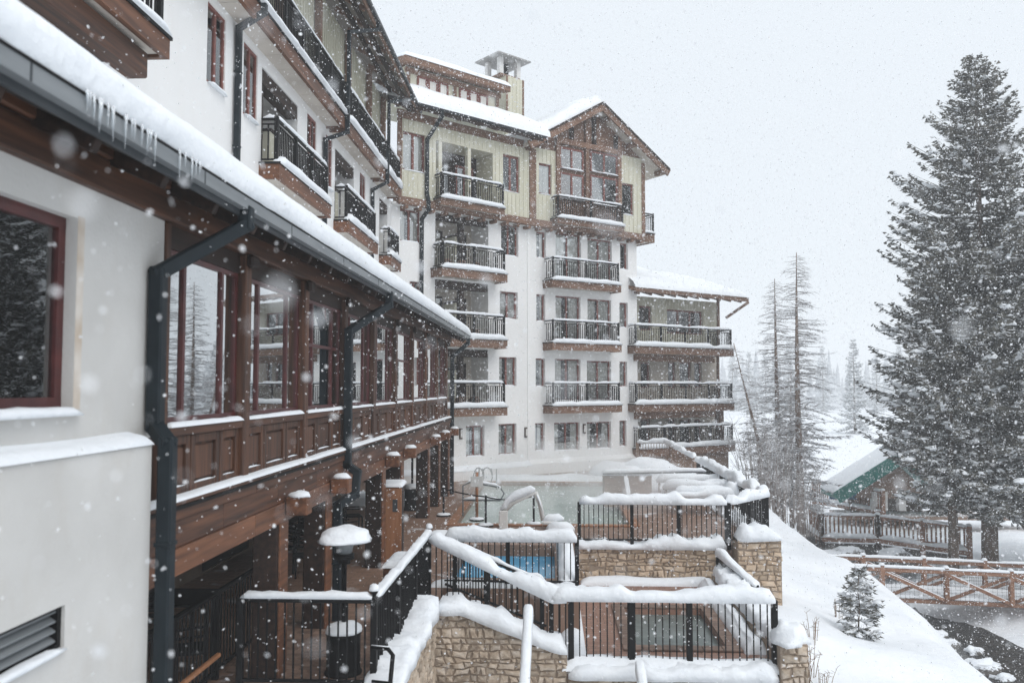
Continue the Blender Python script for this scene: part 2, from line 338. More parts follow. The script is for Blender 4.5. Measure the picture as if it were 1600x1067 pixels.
def window(parent, s0, s1, z0, z1, y, n=2, fr=.07, mat='window_brown', glass='glass', curtain=.6, transom=None, snow=True, splits=None, dep=.08):
    b = MB(); b.box(s0, s1, y, y + dep, z0, z0 + fr); b.box(s0, s1, y, y + dep, z1 - fr, z1)
    cuts = [s0] + ([s0 + (s1 - s0) * q for q in splits] if splits else [s0 + (s1 - s0) * i / n for i in range(1, n)]) + [s1]
    rows = [(z0 + fr, z1 - fr)]
    if transom: rows = [(z0 + fr, transom - fr / 2), (transom + fr / 2, z1 - fr)]; b.box(s0, s1, y + .003, y + dep - .003, transom - fr / 2, transom + fr / 2)
    for i, c in enumerate(cuts):
        k0, k1 = (c, c + fr) if i == 0 else ((c - fr, c) if i == len(cuts) - 1 else (c - fr * .6, c + fr * .6))
        for (a, e) in rows: b.box(k0, k1, y + .002, y + dep - .002, a, e)
    w = b.build('window', mat, parent)
    for i in range(len(cuts) - 1):
        for (a, e) in rows:
            MB().box(cuts[i] + fr * .5, cuts[i + 1] - fr * .5, y + dep * .4, y + dep * .4 + .012, a - fr * .3, e + fr * .3).build('pane', glass, w)
    if curtain and rnd.random() < curtain + .1:
        c = MB(); wv = (s1 - s0) * rnd.choice([.26, .36, .45, .5, .5])
        for (a, e) in ((s0 + .02, s0 + wv), (s1 - wv, s1 - .02)):
            k = max(4, int((e - a) / .05)); p = [(a + (e - a) * i / k, y + dep + .045 + .02 * math.sin(i * 1.9)) for i in range(k + 1)]
            for q, r in zip(p, p[1:]): c.quad((q[0], q[1], z0 + .03), (r[0], r[1], z0 + .03), (r[0], r[1], z1 - .04), (q[0], q[1], z1 - .04), smooth=True)
        c.build('curtain', 'curtain', w)
    if snow: MB().snowbar([(s0 + .03, y - .07, z0 - .01), (s1 - .03, y - .07, z0 - .01)], .13, .07, rnd.random() * 50, n=5).build('sill_snow', 'snow', w)
    return w
def room(parent, s0, s1, z0, z1, y0, y1, mat='room_dark', name='room_lining'):
    b = MB(); b.quad((s0, y1, z0), (s1, y1, z0), (s1, y1, z1), (s0, y1, z1)); b.quad((s0, y0, z0), (s1, y0, z0), (s1, y1, z0), (s0, y1, z0))
    b.quad((s0, y0, z1), (s0, y1, z1), (s1, y1, z1), (s1, y0, z1)); b.quad((s0, y0, z0), (s0, y1, z0), (s0, y1, z1), (s0, y0, z1)); b.quad((s1, y0, z0), (s1, y0, z1), (s1, y1, z1), (s1, y1, z0))
    return b.build(name, mat, parent)
def balcony(parent, s0, s1, yo, yi, zf, h=1.05, th=.34, nposts=3, ends=(1, 1), mat='timber_far', snow=.16, over=.12, gap=.13, soffit=True, rails=True):
    """slab with timber fascia, steel railing, settled snow; yo outer face (negative is out), yi against the wall"""
    b = MB(); b.box(s0 - over, s1 + over, yo - over, yo - over + .09, zf - th, zf)
    b.box(s0 - over, s0 - over + .09, yo - over + .09, yi, zf - th, zf); b.box(s1 + over - .09, s1 + over, yo - over + .09, yi, zf - th, zf)
    b.box(s0 - over + .09, s1 + over - .09, yo - over + .09, yi, zf - .14, zf - .01)
    B = b.build('balcony', mat, parent)
    MB().box(s0 - over - .03, s1 + over + .03, yo - over - .03, yi - .004, zf + .002, zf + .05).build('edge_flashing', 'metal_black', B)
    if soffit:
        c = MB(); k = max(1, int((s1 - s0 + 2 * over) / .9)); a0, a1 = s0 - over + .095, s1 + over - .095
        for i in range(k): c.box(a0 + (a1 - a0) * i / k + .008, a0 + (a1 - a0) * (i + 1) / k - .008, yo - over + .095, yi - .004, zf - th + .05, zf - th + .08)
        c.build('soffit_boards', 'soffit', B)
    if not rails: return B
    r = MB(); zb, zt = zf + .14, zf + h
    segs = [((s0, yo), (s1, yo))]
    if ends[0]: segs.append(((s0, yo + .045), (s0, yi - .02)))
    if ends[1]: segs.append(((s1, yo + .045), (s1, yi - .02)))
    for (p, q) in segs:
        r.bar((*p, zt), (*q, zt), .07, .05); r.bar((*p, zb), (*q, zb), .04, .04); r.bar((*p, zt - .12), (*q, zt - .12), .035, .03)
    for i in range(nposts):
        x = s0 + (s1 - s0) * i / (nposts - 1); r.box(x - .045, x + .045, yo - .045, yo + .045, zf + .05, zt + .06)
    r.build('railing', 'metal_black', B)
    g = MB()
    for (p, q) in segs:
        L = math.dist(p, q); k = max(2, int(L / gap))
        for i in range(1, k):
            x, y = p[0] + (q[0] - p[0]) * i / k, p[1] + (q[1] - p[1]) * i / k
            g.box(x - .014, x + .014, y - .014, y + .014, zb + .02, zt - .135)
    tag(g.build('balusters', 'metal_black', B), kind='stuff')
    if snow:
        sb = MB(); sd = rnd.random() * 90
        sb.snowbar([(s0, yo, zt + .025), (s1, yo, zt + .025)], .11, snow * .55, sd, n=6)
        sb.snowbar([(s0 - over, yo - .06, zf + .05), (s1 + over, yo - .06, zf + .05)], .3, snow, sd + 3, n=6, step=.25)
        for e, x in ((ends[0], s0), (ends[1], s1)):
            if e: sb.snowbar([(x, yo, zt + .025), (x, yi - .05, zt + .025)], .11, snow * .5, sd + x, n=6)
        sb.build('snow_cap', 'snow', B)
    return B
def pipe(parent, pts, wd=.14, mat='metal_slate', name='downpipe', straps=True):
    b = MB()
    for a, c in zip(pts, pts[1:]):
        a, c = Vector(a), Vector(c); d = (c - a).normalized(); up = (0, 1, 0) if abs(d.z) > .75 else (0, 0, 1)
        b.bar(a - d * wd * .42, c + d * wd * .42, wd, wd, wd * .12, up)
    o = b.build(name, mat, parent)
    if straps:
        for a, c in zip(pts, pts[1:]):
            a, c = Vector(a), Vector(c)
            if abs((c - a).normalized().z) > .95 and (c - a).length > 1.2:
                k = int((c - a).length / 1.6)
                for i in range(k):
                    p = a.lerp(c, (i + .6) / (k + .2)); MB().cbox(p.x - wd * .56, p.x + wd * .56, p.y - wd * .56, p.y + wd * .56, p.z - .02, p.z + .02, .004).build('strap', mat, o)
    return o
def siding(parent, s0, s1, z0, z1, holes=(), y=0.0, bat=.26, name='board_siding'):
    o = wall(parent, name, 'siding_green', s0, s1, z0, z1, holes, y)
    b = MB(); k = int((s1 - s0) / bat)
    for i in range(k + 1):
        x = s0 + .03 + (s1 - s0 - .06) * i / k; cuts = sorted([(h[2], h[3]) for h in holes if h[0] - .09 < x < h[1] + .09])
        a = z0
        for (c, d) in cuts + [(z1, z1)]:
            if c - .08 - a > .05: b.box(x - .025, x + .025, y - .022, y - .002, a, min(c - .08, z1) if c < z1 else z1)
            a = d + .08
    if b.v: b.build('batten', 'siding_green', o)
    return o
def railing(name, label, pts, h=1.2, posts=(0, 1), gap=.13, snow=(.26, .2), finial=(), group='black steel railings of the terraces', pw=.09, mid=None, mat='metal_black', bottom=.12, seed=1, taper=False):
    """railing along base points (x,y,z); posts given as fractions of its length; every baluster a part"""
    pts = [Vector(p) for p in pts]; o0 = pts[0].copy(); P = [p - o0 for p in pts]
    root = empty(name, label, 'railing', o0, 0, group)
    seg = [(b - a).length for a, b in zip(P, P[1:])]; T = sum(seg)
    def at(f):
        d = f * T
        for (a, b), l in zip(zip(P, P[1:]), seg):
            if d <= l + 1e-6: return a.lerp(b, d / l)
            d -= l
        return P[-1]
    for a, b in zip(P, P[1:]):
        MB().bar(a + Vector((0, 0, h)), b + Vector((0, 0, h)), .085, .06, .01).build('top_rail', mat, root)
        MB().bar(a + Vector((0, 0, bottom)), b + Vector((0, 0, bottom)), .05, .045, .006).build('bottom_rail', mat, root)
        if mid: MB().bar(a + Vector((0, 0, mid)), b + Vector((0, 0, mid)), .05, .045, .006).build('middle_rail', mat, root)
    for f in posts:
        p = at(f); q = MB().cbox(p.x - pw / 2, p.x + pw / 2, p.y - pw / 2, p.y + pw / 2, p.z - .12, p.z + h + (.06 if f in finial else .035), .008).build('post', mat, root)
        if f in finial:
            MB().lathe([(.03, 0), (.03, .03), (.055, .06), (.06, .09), (.05, .12), (.01, .14)], (p.x, p.y, p.z + h + .06), 10).build('finial', mat, q)
            MB().blob((p.x, p.y, p.z + h + .15), .075, .075, .1, f * 9, 8, 4).build('snow_cap', 'snow', q)
    n = int(T / gap); me = MB().box(-.011, .011, -.011, .011, bottom + .022, h - .03).mesh('baluster', mat); ff = [f * T for f in posts]
    for i in range(1, n):
        d = T * i / n
        if any(abs(d - f) < pw * .55 for f in ff): continue
        link('baluster', me, root, at(i / n))
    if snow: MB().snowbar([p + Vector((0, 0, h + .03)) for p in P], snow[0], snow[1], seed, n=9, step=.1, amp=.34).build('snow_cap', 'snow', root)
    return root
def stones(parent, o, u, L, z0, ztop, ch=.2, cw=.32, mat='stone', nrm=None, gapw=.015, seed=1):
    """coursed rubble: every stone a part with its own outline and relief; o origin (x,y), u direction"""
    r = random.Random(seed); u = Vector((*u, 0)).normalized(); n = Vector((u.y, -u.x, 0)) if nrm is None else Vector((*nrm, 0))
    o = Vector((*o, 0)); z = z0; zl = [z0]; top = max(ztop(0), ztop(L), ztop(L / 2))
    while z < top - .04: z += ch * r.uniform(.6, 1.5); zl.append(z)
    def lift(x, j): return 0 if j == 0 else .62 * ch * noise.noise(Vector((x * 2.2, j * 5.7, seed)))
    cnt = 0
    for j in range(len(zl) - 1):
        x = -r.uniform(0, cw * .6)
        while x < L:
            wd = cw * r.choice((.45, .6, .8, 1, 1.25, 1.7)) * r.uniform(.85, 1.15); a, c = max(0, x), min(L, x + wd); x += wd
            if c - a < .06: continue
            mid = (a + c) / 2; lim = ztop(mid)
            bl = [(a, zl[j] + lift(a, j)), (mid, zl[j] + lift(mid, j)), (c, zl[j] + lift(c, j))]
            tl = [(c, zl[j + 1] + lift(c, j + 1)), (mid, zl[j + 1] + lift(mid, j + 1)), (a, zl[j + 1] + lift(a, j + 1))]
            if zl[j] + .05 > lim: continue
            tl = [(p, min(q, ztop(p))) for p, q in tl]
            if min(t[1] - b_[1] for t, b_ in zip(tl[::-1], bl)) < .04: continue
            cx, cz = mid, (zl[j] + min(zl[j + 1], lim)) / 2
            sl = r.uniform(-.3, .3) * .1; tilt = r.uniform(-.035, .035); tl = [(p + tilt, q) for p, q in tl] if a > 0 and c < L else tl; bl = [(p - tilt, q) for p, q in bl] if a > 0 and c < L else bl
            ring = [bl[0], bl[1], bl[2], (c + r.uniform(-.012, .012), cz + sl), tl[0], tl[1], tl[2], (a + r.uniform(-.012, .012), cz + sl)]
            dp = r.uniform(.015, .055); vs, fs = [], []
            def ins(p, k, jx=0):
                dx, dz = cx - p[0], cz - p[1]; ll = math.hypot(dx, dz) or 1
                kk = min(k, ll * .45)
                return p[0] + dx / ll * kk + jx, p[1] + dz / ll * kk
            for lay, (k, d) in enumerate(((gapw * .6, -.03), (gapw * .8, dp * .45), (gapw * 1.9, dp))):
                for p in ring:
                    q = ins(p, k + r.uniform(0, .012)); ww = o + u * q[0] + n * (d + (r.uniform(-.008, .008) if lay == 2 else 0)); vs.append((ww.x, ww.y, q[1]))
            cc = o + u * cx + n * (dp + .012); vs.append((cc.x, cc.y, cz))
            for l in range(2):
                for k in range(8): fs.append([l * 8 + k, l * 8 + (k + 1) % 8, (l + 1) * 8 + (k + 1) % 8, (l + 1) * 8 + k])
            for k in range(8): fs.append([16 + k, 16 + (k + 1) % 8, 24])
            MB().add(vs, fs).build('stone', mat, parent); cnt += 1
    return cnt

# ------------------------------------------------------------------ the hotel
DK = -4.3                                           # level of the pool deck
F2, F3, F4, F5, EAVE = -.97, 2.17, 5.31, 8.42, 12.35    # floor levels, eaves
PH_A, PH_B = R(90 - 47), R(90 - 53.6)
FU = Frame(-6.95, 0, R(90)); FA = Frame(-6.95, 35.85, PH_A); FB = Frame(-1.11, 41.3, PH_B); FC = Frame(-1.11, 41.3, PH_B, -1.2); FL = Frame(-4.1, 0, R(90))
LA, LB = 8.0, 7.27
def root_of(fr, name, label, cat, group=None):
    return empty(name, label, cat, (fr.o.x, fr.o.y, 0), fr.phi, group)

# --- low timber wing with the glazed gallery -------------------------------------------------
low = root_of(FL, 'gallery_wing', 'low timber gallery wing with a white plaster end and snowy eave', 'building')
END = 33.3; BAYS = [8.62, 10.95, 13.65, 16.35, 19.05, 21.75, 24.45, 27.15, 29.85, 32.55]
zw0, zw1 = -.19, 1.46                                # picture window in the plaster wall
WHOLE = (4.9, 6.98, zw0, zw1, .14)
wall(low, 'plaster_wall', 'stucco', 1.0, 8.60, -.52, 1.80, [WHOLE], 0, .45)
pw = window(low, 4.9, 6.98, zw0, zw1, .10, 1, .10, 'window_red', 'glass', 0, None, False)
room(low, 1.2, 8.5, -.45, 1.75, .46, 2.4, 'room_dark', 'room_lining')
MB().snowbar([(4.9, -.02, zw0 - .055), (7.03, -.02, zw0 - .055)], .17, .075, 3).build('sill_snow', 'snow', pw)
MB().box(4.85, 7.05, -.045, .10, zw0 - .06, zw0 - .004).build('sill', 'stucco', pw)
b = MB()                                             # stained plaster round the opening
b.box(6.985, 7.09, -.004, -.001, zw0 - .004, zw1 + .02)
b.build('stained_surround', 'stucco_stain', low)
VENT = (5.55, 6.62, -2.08, -1.745, .16)
wall(low, 'plaster_plinth', 'stucco', 1.0, 8.02, -7.5, -.575, [VENT], -.2, .75)
v = wall(low, 'vent', 'metal_black', VENT[0], VENT[1], VENT[2], VENT[3], [(VENT[0] + .03, VENT[1] - .05, VENT[2] + .03, VENT[3] - .03, .1)], -.17)
for i in range(4):
    z = VENT[2] + .05 + i * .078
    MB().hex([Vector(p) for p in ((VENT[0] + .03, -.155, z), (VENT[1] - .05, -.155, z), (VENT[1] - .05, -.08, z + .05), (VENT[0] + .03, -.08, z + .05),
        (VENT[0] + .03, -.155, z + .012), (VENT[1] - .05, -.155, z + .012), (VENT[1] - .05, -.08, z + .062), (VENT[0] + .03, -.08, z + .062))]).build('louvre', 'gutter_grey', v)
MB().box(VENT[0], VENT[1], -.07, -.06, VENT[2], VENT[3]).build('backing', 'room_dark', v)
MB().snowbar([(VENT[0], -.205, VENT[2] - .01), (VENT[1] - .02, -.205, VENT[2] - .01)], .11, .05, 8).build('sill_snow', 'snow', v)
MB().hex([Vector(p) for p in ((1, -.2, -.575), (8.02, -.2, -.575), (8.02, 0, -.55), (1, 0, -.55), (1, -.2, -.572), (8.02, -.2, -.572), (8.02, 0, -.5), (1, 0, -.5))]).build('ledge', 'stucco', low)
MB().snowslab((1, -.225, -.565), (8.03, -.225, -.565), (8.03, .0, -.505), (1, .0, -.505), .06, 50, 3, 4, .1, .3, (0, 1, 1, 0)).build('ledge_snow', 'snow', low)
# eave: beam, soffit, rafters, gutter, roof
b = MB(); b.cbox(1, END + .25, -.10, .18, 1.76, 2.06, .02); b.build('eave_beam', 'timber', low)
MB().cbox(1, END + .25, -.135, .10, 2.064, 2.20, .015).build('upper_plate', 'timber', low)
def rz(y): return 2.02 + (y + .65) * .445            # roof deck height
b = MB(); b.hex([Vector(p) for p in ((1, -.62, rz(-.62) - .10), (34.6, -.62, rz(-.62) - .10), (34.6, 2.84, rz(2.84) - .10), (1, 2.84, rz(2.84) - .10), (1, -.62, rz(-.62)), (34.6, -.62, rz(-.62)), (34.6, 2.84, rz(2.84)), (1, 2.84, rz(2.84)))])
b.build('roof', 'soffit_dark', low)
for i in range(29):
    s = 1.6 + i * 1.15
    MB().bar((s, -.60, rz(-.60) - .175), (s, .4, rz(.4) - .175), .10, .14, .01).build('rafter', 'timber_dark', low)
MB().cbox(1, 34.62, -.66, -.625, 1.90, 2.06, .006).build('fascia', 'gutter_dark', low)
b = MB()                                             # box gutter: face, bottom, back lip
b.box(1, 34.7, -.75, -.738, 1.965, 2.095); b.box(1, 34.7, -.737, -.662, 1.965, 1.977); b.box(34.69, 34.70, -.737, -.662, 1.978, 2.09)
g = b.build('gutter', 'gutter_grey', low)
MB().cbox(1, 34.71, -.762, -.735, 2.096, 2.118, .004).build('rim', 'metal_black', g)
for i in range(12): s = 2.4 + i * 2.72; MB().box(s, s + .02, -.754, -.7505, 1.967, 2.094).build('joint', 'gutter_dark', g)
b = MB(); NS = 170; vs, fs = [], []                   # snow on the roof, with its thick curled edge over the gutter
prof = [(-.70, 2.085), (-.755, 2.12), (-.79, 2.20), (-.79, 2.31), (-.745, 2.42), (-.64, 2.51), (-.42, 2.60), (0, 2.76), (.6, 3.02), (1.6, 3.42), (2.83, 3.93)]
for i in range(NS + 1):
    s = 1 + 33.75 * i / NS
    for k, (y, z) in enumerate(prof):
        am = .05 if k < 7 else .12; nz = noise.noise(Vector((s * .8, k * .35, 2))) + .5 * noise.noise(Vector((s * 3.3, k * .6, 8)))
        e = min(1, math.sqrt(max(0.0, (34.75 - s) / .5)))
        zz = z + am * nz * (1 if k > 1 else .15); zr = rz(y) if y > -.6 else 2.09
        vs.append((s, y + (am * .8 * nz if 0 < k < 7 else 0), zr + (zz - zr) * max(e, .08)))
m_ = len(prof)
for i in range(NS):
    for k in range(m_ - 1): fs.append([i * m_ + k, i * m_ + k + 1, (i + 1) * m_ + k + 1, (i + 1) * m_ + k][::-1])
fs.append([NS * m_ + k for k in range(m_)])
b.add(vs, fs, True); b.build('roof_snow', 'snow', low)
for i in range(30):                                   # icicles hang from the snow lip
    s = rnd.choice([5.7, 6.0, 6.25, 6.5, 6.75, 7.25, 7.55]) + rnd.uniform(-.10, .14); ln = rnd.uniform(.07, .30)
    z0 = 2.13; MB().tube([(s, -.775, z0), (s + rnd.uniform(-.004, .004), -.777, z0 - ln * .5), (s, -.777, z0 - ln)], [.013, .008, .0015], 6).build('icicle', 'ice', low)
# glazed bays
room(low, 8.62, END, -2.0, 1.9, .62, 2.6, 'room_dark', 'gallery_lining')
for i, s in enumerate(BAYS):
    if i == 0: MB().cbox(s, s + .12, -.02, .3, -1.25, 1.757, .012).build('post', 'timber_v', low); continue
    MB().cbox(s - .11, s + .11, -.06, .26, -1.24, 1.757, .015).build('post', 'timber_v', low)
    MB().cbox(s - .13, s + .13, -.16, -.062, 1.58, 1.755, .03).build('bracket', 'timber_dark', low)
ZS, ZL, ZB = -.44, -1.235, -2.02
for i in range(len(BAYS) - 1):
    a, c = BAYS[i] + (.12 if i == 0 else .112), BAYS[i + 1] - .112
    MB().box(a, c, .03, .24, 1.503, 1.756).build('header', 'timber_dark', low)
    window(low, a, c, ZS + .05, 1.50, .05, 3, .055, 'window_red', 'glass_coated', 0, .72 if i % 3 == 2 else None, False, (.24, .76))
    MB().cbox(a, c, -.05, .255, ZS - .10, ZS - .002, .01).build('sill', 'timber', low)
    MB().snowslab((a, -.07, ZS), (c, -.07, ZS), (c, .05, ZS), (a, .05, ZS), .06, 14, 4, i, .09, .35).build('sill_snow', 'snow', low)
    MB().box(a, c, .06, .2, ZL + .02, ZS - .102).build('panel_backing', 'timber_v', low)
    L = c - a; cuts = [0, .30, .70, 1]
    for k in range(3):                                # framed panels under the windows
        p, q = a + L * cuts[k] + .015, a + L * cuts[k + 1] - .015; z0, z1 = ZL + .03, ZS - .106; f = .10
        b = MB(); b.cbox(p, p + f, 0, .058, z0, z1, .008); b.cbox(q - f, q, 0, .058, z0, z1, .008); b.cbox(p + f, q - f, .003, .058, z0, z0 + f, .008); b.cbox(p + f, q - f, .003, .058, z1 - f, z1, .008)
        P = b.build('panel', 'timber_v', low)
        if q - p > 2 * f + .12: MB().cbox(p + f + .03, q - f - .03, .025, .057, z0 + f + .03, z1 - f - .03, .02).build('raised_field', 'timber_v', P)
        MB().snowbar([(p + f, .02, z0 + f), (q - f, .02, z0 + f)], .035, .018, k + i, n=4).build('snow_line', 'snow', P)
MB().cbox(8.1, END, -.14, .25, ZL - .035, ZL + .015, .008).build('ledge', 'timber', low)
MB().box(8.1, END, -.150, -.128, ZL - .075, ZL - .037).build('flashing', 'metal_black', low)
MB().snowslab((8.1, -.15, ZL + .012), (END, -.15, ZL + .012), (END, 0.02, ZL + .03), (8.1, 0.02, ZL + .03), .045, 110, 3, 9, .07, .4).build('ledge_snow', 'snow', low)
for (z0, z1, y, mt, nm) in ((-1.43, ZL - .078, -.12, 'timber', 'top_board'), (-1.73, -1.435, -.085, 'timber', 'middle_board'), (ZB, -1.735, -.11, 'timber_light', 'bottom_board')):
    s = 8.1; k = 0
    while s < END - .1:
        e = min(END, s + (3.1 if nm != 'middle_board' else 2.05)); MB().cbox(s + .002, e - .002, y, .2, z0, z1, .008).build(nm, mt, low); s = e; k += 1
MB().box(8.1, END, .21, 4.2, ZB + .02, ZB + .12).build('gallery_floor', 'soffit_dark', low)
MB().box(8.63, 8.69, .32, 2.4, -1.9, 1.7).build('end_wall', 'timber_dark', low)
for i, s in enumerate((12.55, 15.1, 20.1, 22.6, 27.6, 30.2, 33.0)):   # columns under the gallery, a beam end with a snow cap over each
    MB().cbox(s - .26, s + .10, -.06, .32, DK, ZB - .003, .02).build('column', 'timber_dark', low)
    MB().cbox(s - .24, s + .12, -.10, -.062, DK, ZB - .003, .01).build('column_lit_face', 'timber_light', low)  # lit outer side painted lighter, column body painted dark as its shaded side
    q = MB().cbox(s - .13, s + .13, -.46, -.125, -1.93, -1.66, .02).build('beam_end', 'timber_light', low)
    MB().blob((s, -.30, -1.66), .15, .17, .09, i, 10, 4).build('snow_cap', 'snow', q)
    MB().cbox(s - .1, s + .1, .33, 3.8, ZB - .2, ZB - .01, .015).build('floor_joist', 'timber_dark', low)
pipe(low, [(9.08, -.70, 1.95), (9.08, -.70, 1.80), (8.28, -.10, 1.16), (8.28, -.10, -.40), (8.10, -.32, -.56), (8.10, -.32, -7.4)], .15)
pipe(low, [(17.4, -.70, 1.95), (17.4, -.70, 1.72), (16.1, -.16, 1.08), (16.1, -.16, -1.52), (16.1, -.36, -1.66), (15.9, -.36, -2.05), (15.4, -.16, -2.2), (15.4, -.16, DK)], .15)
pipe(low, [(34.3, -.70, 1.95), (34.3, -.70, 1.8), (33.5, -.14, 1.2), (33.5, -.14, DK)], .15)
wall(low, 'restaurant_wall', 'room_tan', 8.2, 33, DK, ZB + .02, [(10.5, 12.8, DK + .05, -2.5, .05), (14.5, 17.5, DK + .05, -2.5, .05), (19, 22, DK + .05, -2.5, .05), (24, 27, DK + .05, -2.5, .05)], 3.9, .2)
MB().box(8.2, 33, 3.96, 4.0, DK, ZB).build('restaurant_glazing', 'room_dark', low)

# --- four storey wing behind it ---------------------------------------------------------------
up = root_of(FU, 'guest_room_wing', 'white four storey wing with long timber balconies above the gallery roof', 'building')
def uy(px): return FU.on(px, 400)[0]
wins = [(16.25, 17.2), (18.25, 19.15), (23.2, 24.15), (25.2, 25.95), (29.8, 30.75)]
logs = [(19.45, 22.3), (26.3, 28.9), (33.3, 35.0)]
holes = [(a, c, 6.18, 7.86, .12) for a, c in wins] + [(a, c, F4 + .02, 7.72, 1.2) for a, c in logs] + [(a, c, 2.9, 4.4, .22) for a, c in wins] + [(7.2, 10.6, F4 + .02, 7.72, 1.2)]
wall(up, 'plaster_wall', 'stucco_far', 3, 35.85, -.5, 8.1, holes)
for a, c in wins:
    window(up, a, c, 6.18, 7.86, .03, 2, .07, 'window_brown', 'glass', .8)
    window(up, a, c, 2.9, 4.4, .15, 2, .07, 'window_brown', 'glass', .8)
room(up, 3, 35.8, -.4, 8.0, .3, 3.2)
for a, c in logs + [(7.2, 10.6)]:
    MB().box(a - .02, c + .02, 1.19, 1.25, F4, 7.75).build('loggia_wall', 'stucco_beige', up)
    window(up, a + .25, a + (c - a) * .62, F4 + .1, 7.45, 1.1, 2, .09, 'timber_dark', 'glass', .5, None, False)
    MB().box(a + .0, a + .25, .05, 1.1, F4 + .02, 7.7).build('timber_reveal', 'timber_dark', up)
    MB().box(a - .01, c + .01, .02, .32, 7.35, 7.70).build('loggia_beam', 'timber_dark', up)
    q = MB().cbox(c - .75, c - .2, .5, 1.05, F4 + .02, F4 + 1.5, .02).build('divider', 'siding_green', up)
    MB().box(c - .79, c - .16, .46, 1.08, F4 + 1.5, F4 + 1.56).build('divider_cap', 'timber_dark', q)
    MB().snowbar([(c - .79, .77, F4 + 1.56), (c - .16, .77, F4 + 1.56)], .5, .07, c).build('snow_cap', 'snow', q)
balcony(up, 19.45, 23.9, -.38, 0, F4, 1.12, .36, 4, (1, 1), 'timber_light', .2, .12)
balcony(up, 26.3, 30.6, -.38, 0, F4, 1.12, .36, 4, (1, 1), 'timber_light', .24, .12)
balcony(up, 33.4, 35.4, -.38, 0, F4, 1.12, .36, 3, (1, 1), 'timber_light', .24, .12)
B0 = balcony(up, 6.0, 12.15, -1.0, 0, F4, 1.12, .30, 5, (1, 1), 'timber_light', .12, .12)
MB().cbox(11.0, 11.45, -.595, 0, F4 - .66, F4 - .31, .02).build('carrying_beam', 'timber_dark', B0)
MB().cbox(4, 12.0, -.92, -.60, F4 - .70, F4 - .31, .02).build('edge_beam', 'timber', B0)
balcony(up, 14.0, 25.2, -.50, .3, F5, 1.15, .40, 9, (0, 0), 'timber_light', .12, .06)
balcony(up, 25.62, 31.6, -.50, .3, F5, 1.15, .40, 5, (0, 0), 'timber_light', .2, .06)
balcony(up, 32.0, 34.9, -.50, .3, F5, 1.15, .40, 3, (0, 1), 'timber_light', .26, .06)
# top storey set back behind the long balcony: boards, posts, dark doors
tops = [(15, 17), (18.5, 20.5), (22, 24.2), (26, 28), (29.6, 31.6), (33, 34.6)]
siding(up, 10, 35.85, F5, EAVE + .2, [(a, c, F5 + .05, F5 + 2.5, .15) for a, c in tops], .36)
for a, c in tops: window(up, a, c, F5 + .05, F5 + 2.5, .44, 2, .09, 'timber_dark', 'glass', .5, None, False)
room(up, 10, 35.8, F5, EAVE, .6, 2.5)
for s in (14.2, 17.75, 21.3, 25.0, 28.8, 32.2, 35.0):
    MB().cbox(s - .1, s + .1, .12, .32, F5 + .02, EAVE + .25, .015).build('timber_post', 'timber_far', up)
def uz(y): return EAVE + (y + 1.05) * .6
def sloped(y0, y1, s0, s1, za, zb, th, mat, name, par):
    return MB().hex([Vector(p) for p in ((s0, y0, za - th), (s1, y0, za - th), (s1, y1, zb - th), (s0, y1, zb - th), (s0, y0, za), (s1, y0, za), (s1, y1, zb), (s0, y1, zb))]).build(name, mat, par)
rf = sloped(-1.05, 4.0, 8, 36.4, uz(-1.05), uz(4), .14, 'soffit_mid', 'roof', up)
for i in range(17): s = 9 + i * 1.7; MB().bar((s, -1.0, uz(-1.0) - .22), (s, .4, uz(.4) - .22), .12, .16).build('rafter', 'timber_far', rf)
for y in (-.75, -.2): MB().bar((8, y, uz(y) - .36), (36.2, y, uz(y) - .36), .14, .12).build('purlin', 'timber_dark', rf)
MB().cbox(8, 36.45, -1.12, -1.055, EAVE - .26, EAVE + .01, .01).build('fascia', 'timber_far', rf)
MB().cbox(8, 36.5, -1.24, -1.125, EAVE - .12, EAVE + .02, .02).build('gutter', 'gutter_dark', rf)
MB().snowslab((8, -1.2, EAVE), (36.3, -1.2, EAVE), (36.3, 4, uz(4)), (8, 4, uz(4)), .28, 60, 10, 21, .5, .25, (0, 0, 1, 0)).build('roof_snow', 'snow', rf)
pipe(up, [(17.5, -.72, 8.3), (17.5, -.72, 8.15), (17.68, -.10, 7.9), (17.68, -.10, 2.6)], .13)
pipe(up, [(25.4, -.62, 9.4), (25.4, -.62, 7.95), (24.8, -.10, 7.55), (24.8, -.10, 2.8)], .13)
pipe(up, [(31.8, -.62, 9.2), (31.8, -.62, 7.95), (31.55, -.10, 7.6), (31.55, -.10, 2.8)], .13)
pipe(up, [(27.2, -1.18, EAVE - .1), (27.2, -1.18, EAVE - .35), (25.5, -.62, 11.2), (25.5, -.62, F5 + 1.0)], .12)
pipe(up, [(34.0, -1.18, EAVE - .1), (34.0, -1.18, EAVE - .35), (32.0, -.62, 11.2), (32.0, -.62, F5 + 1.0)], .12)

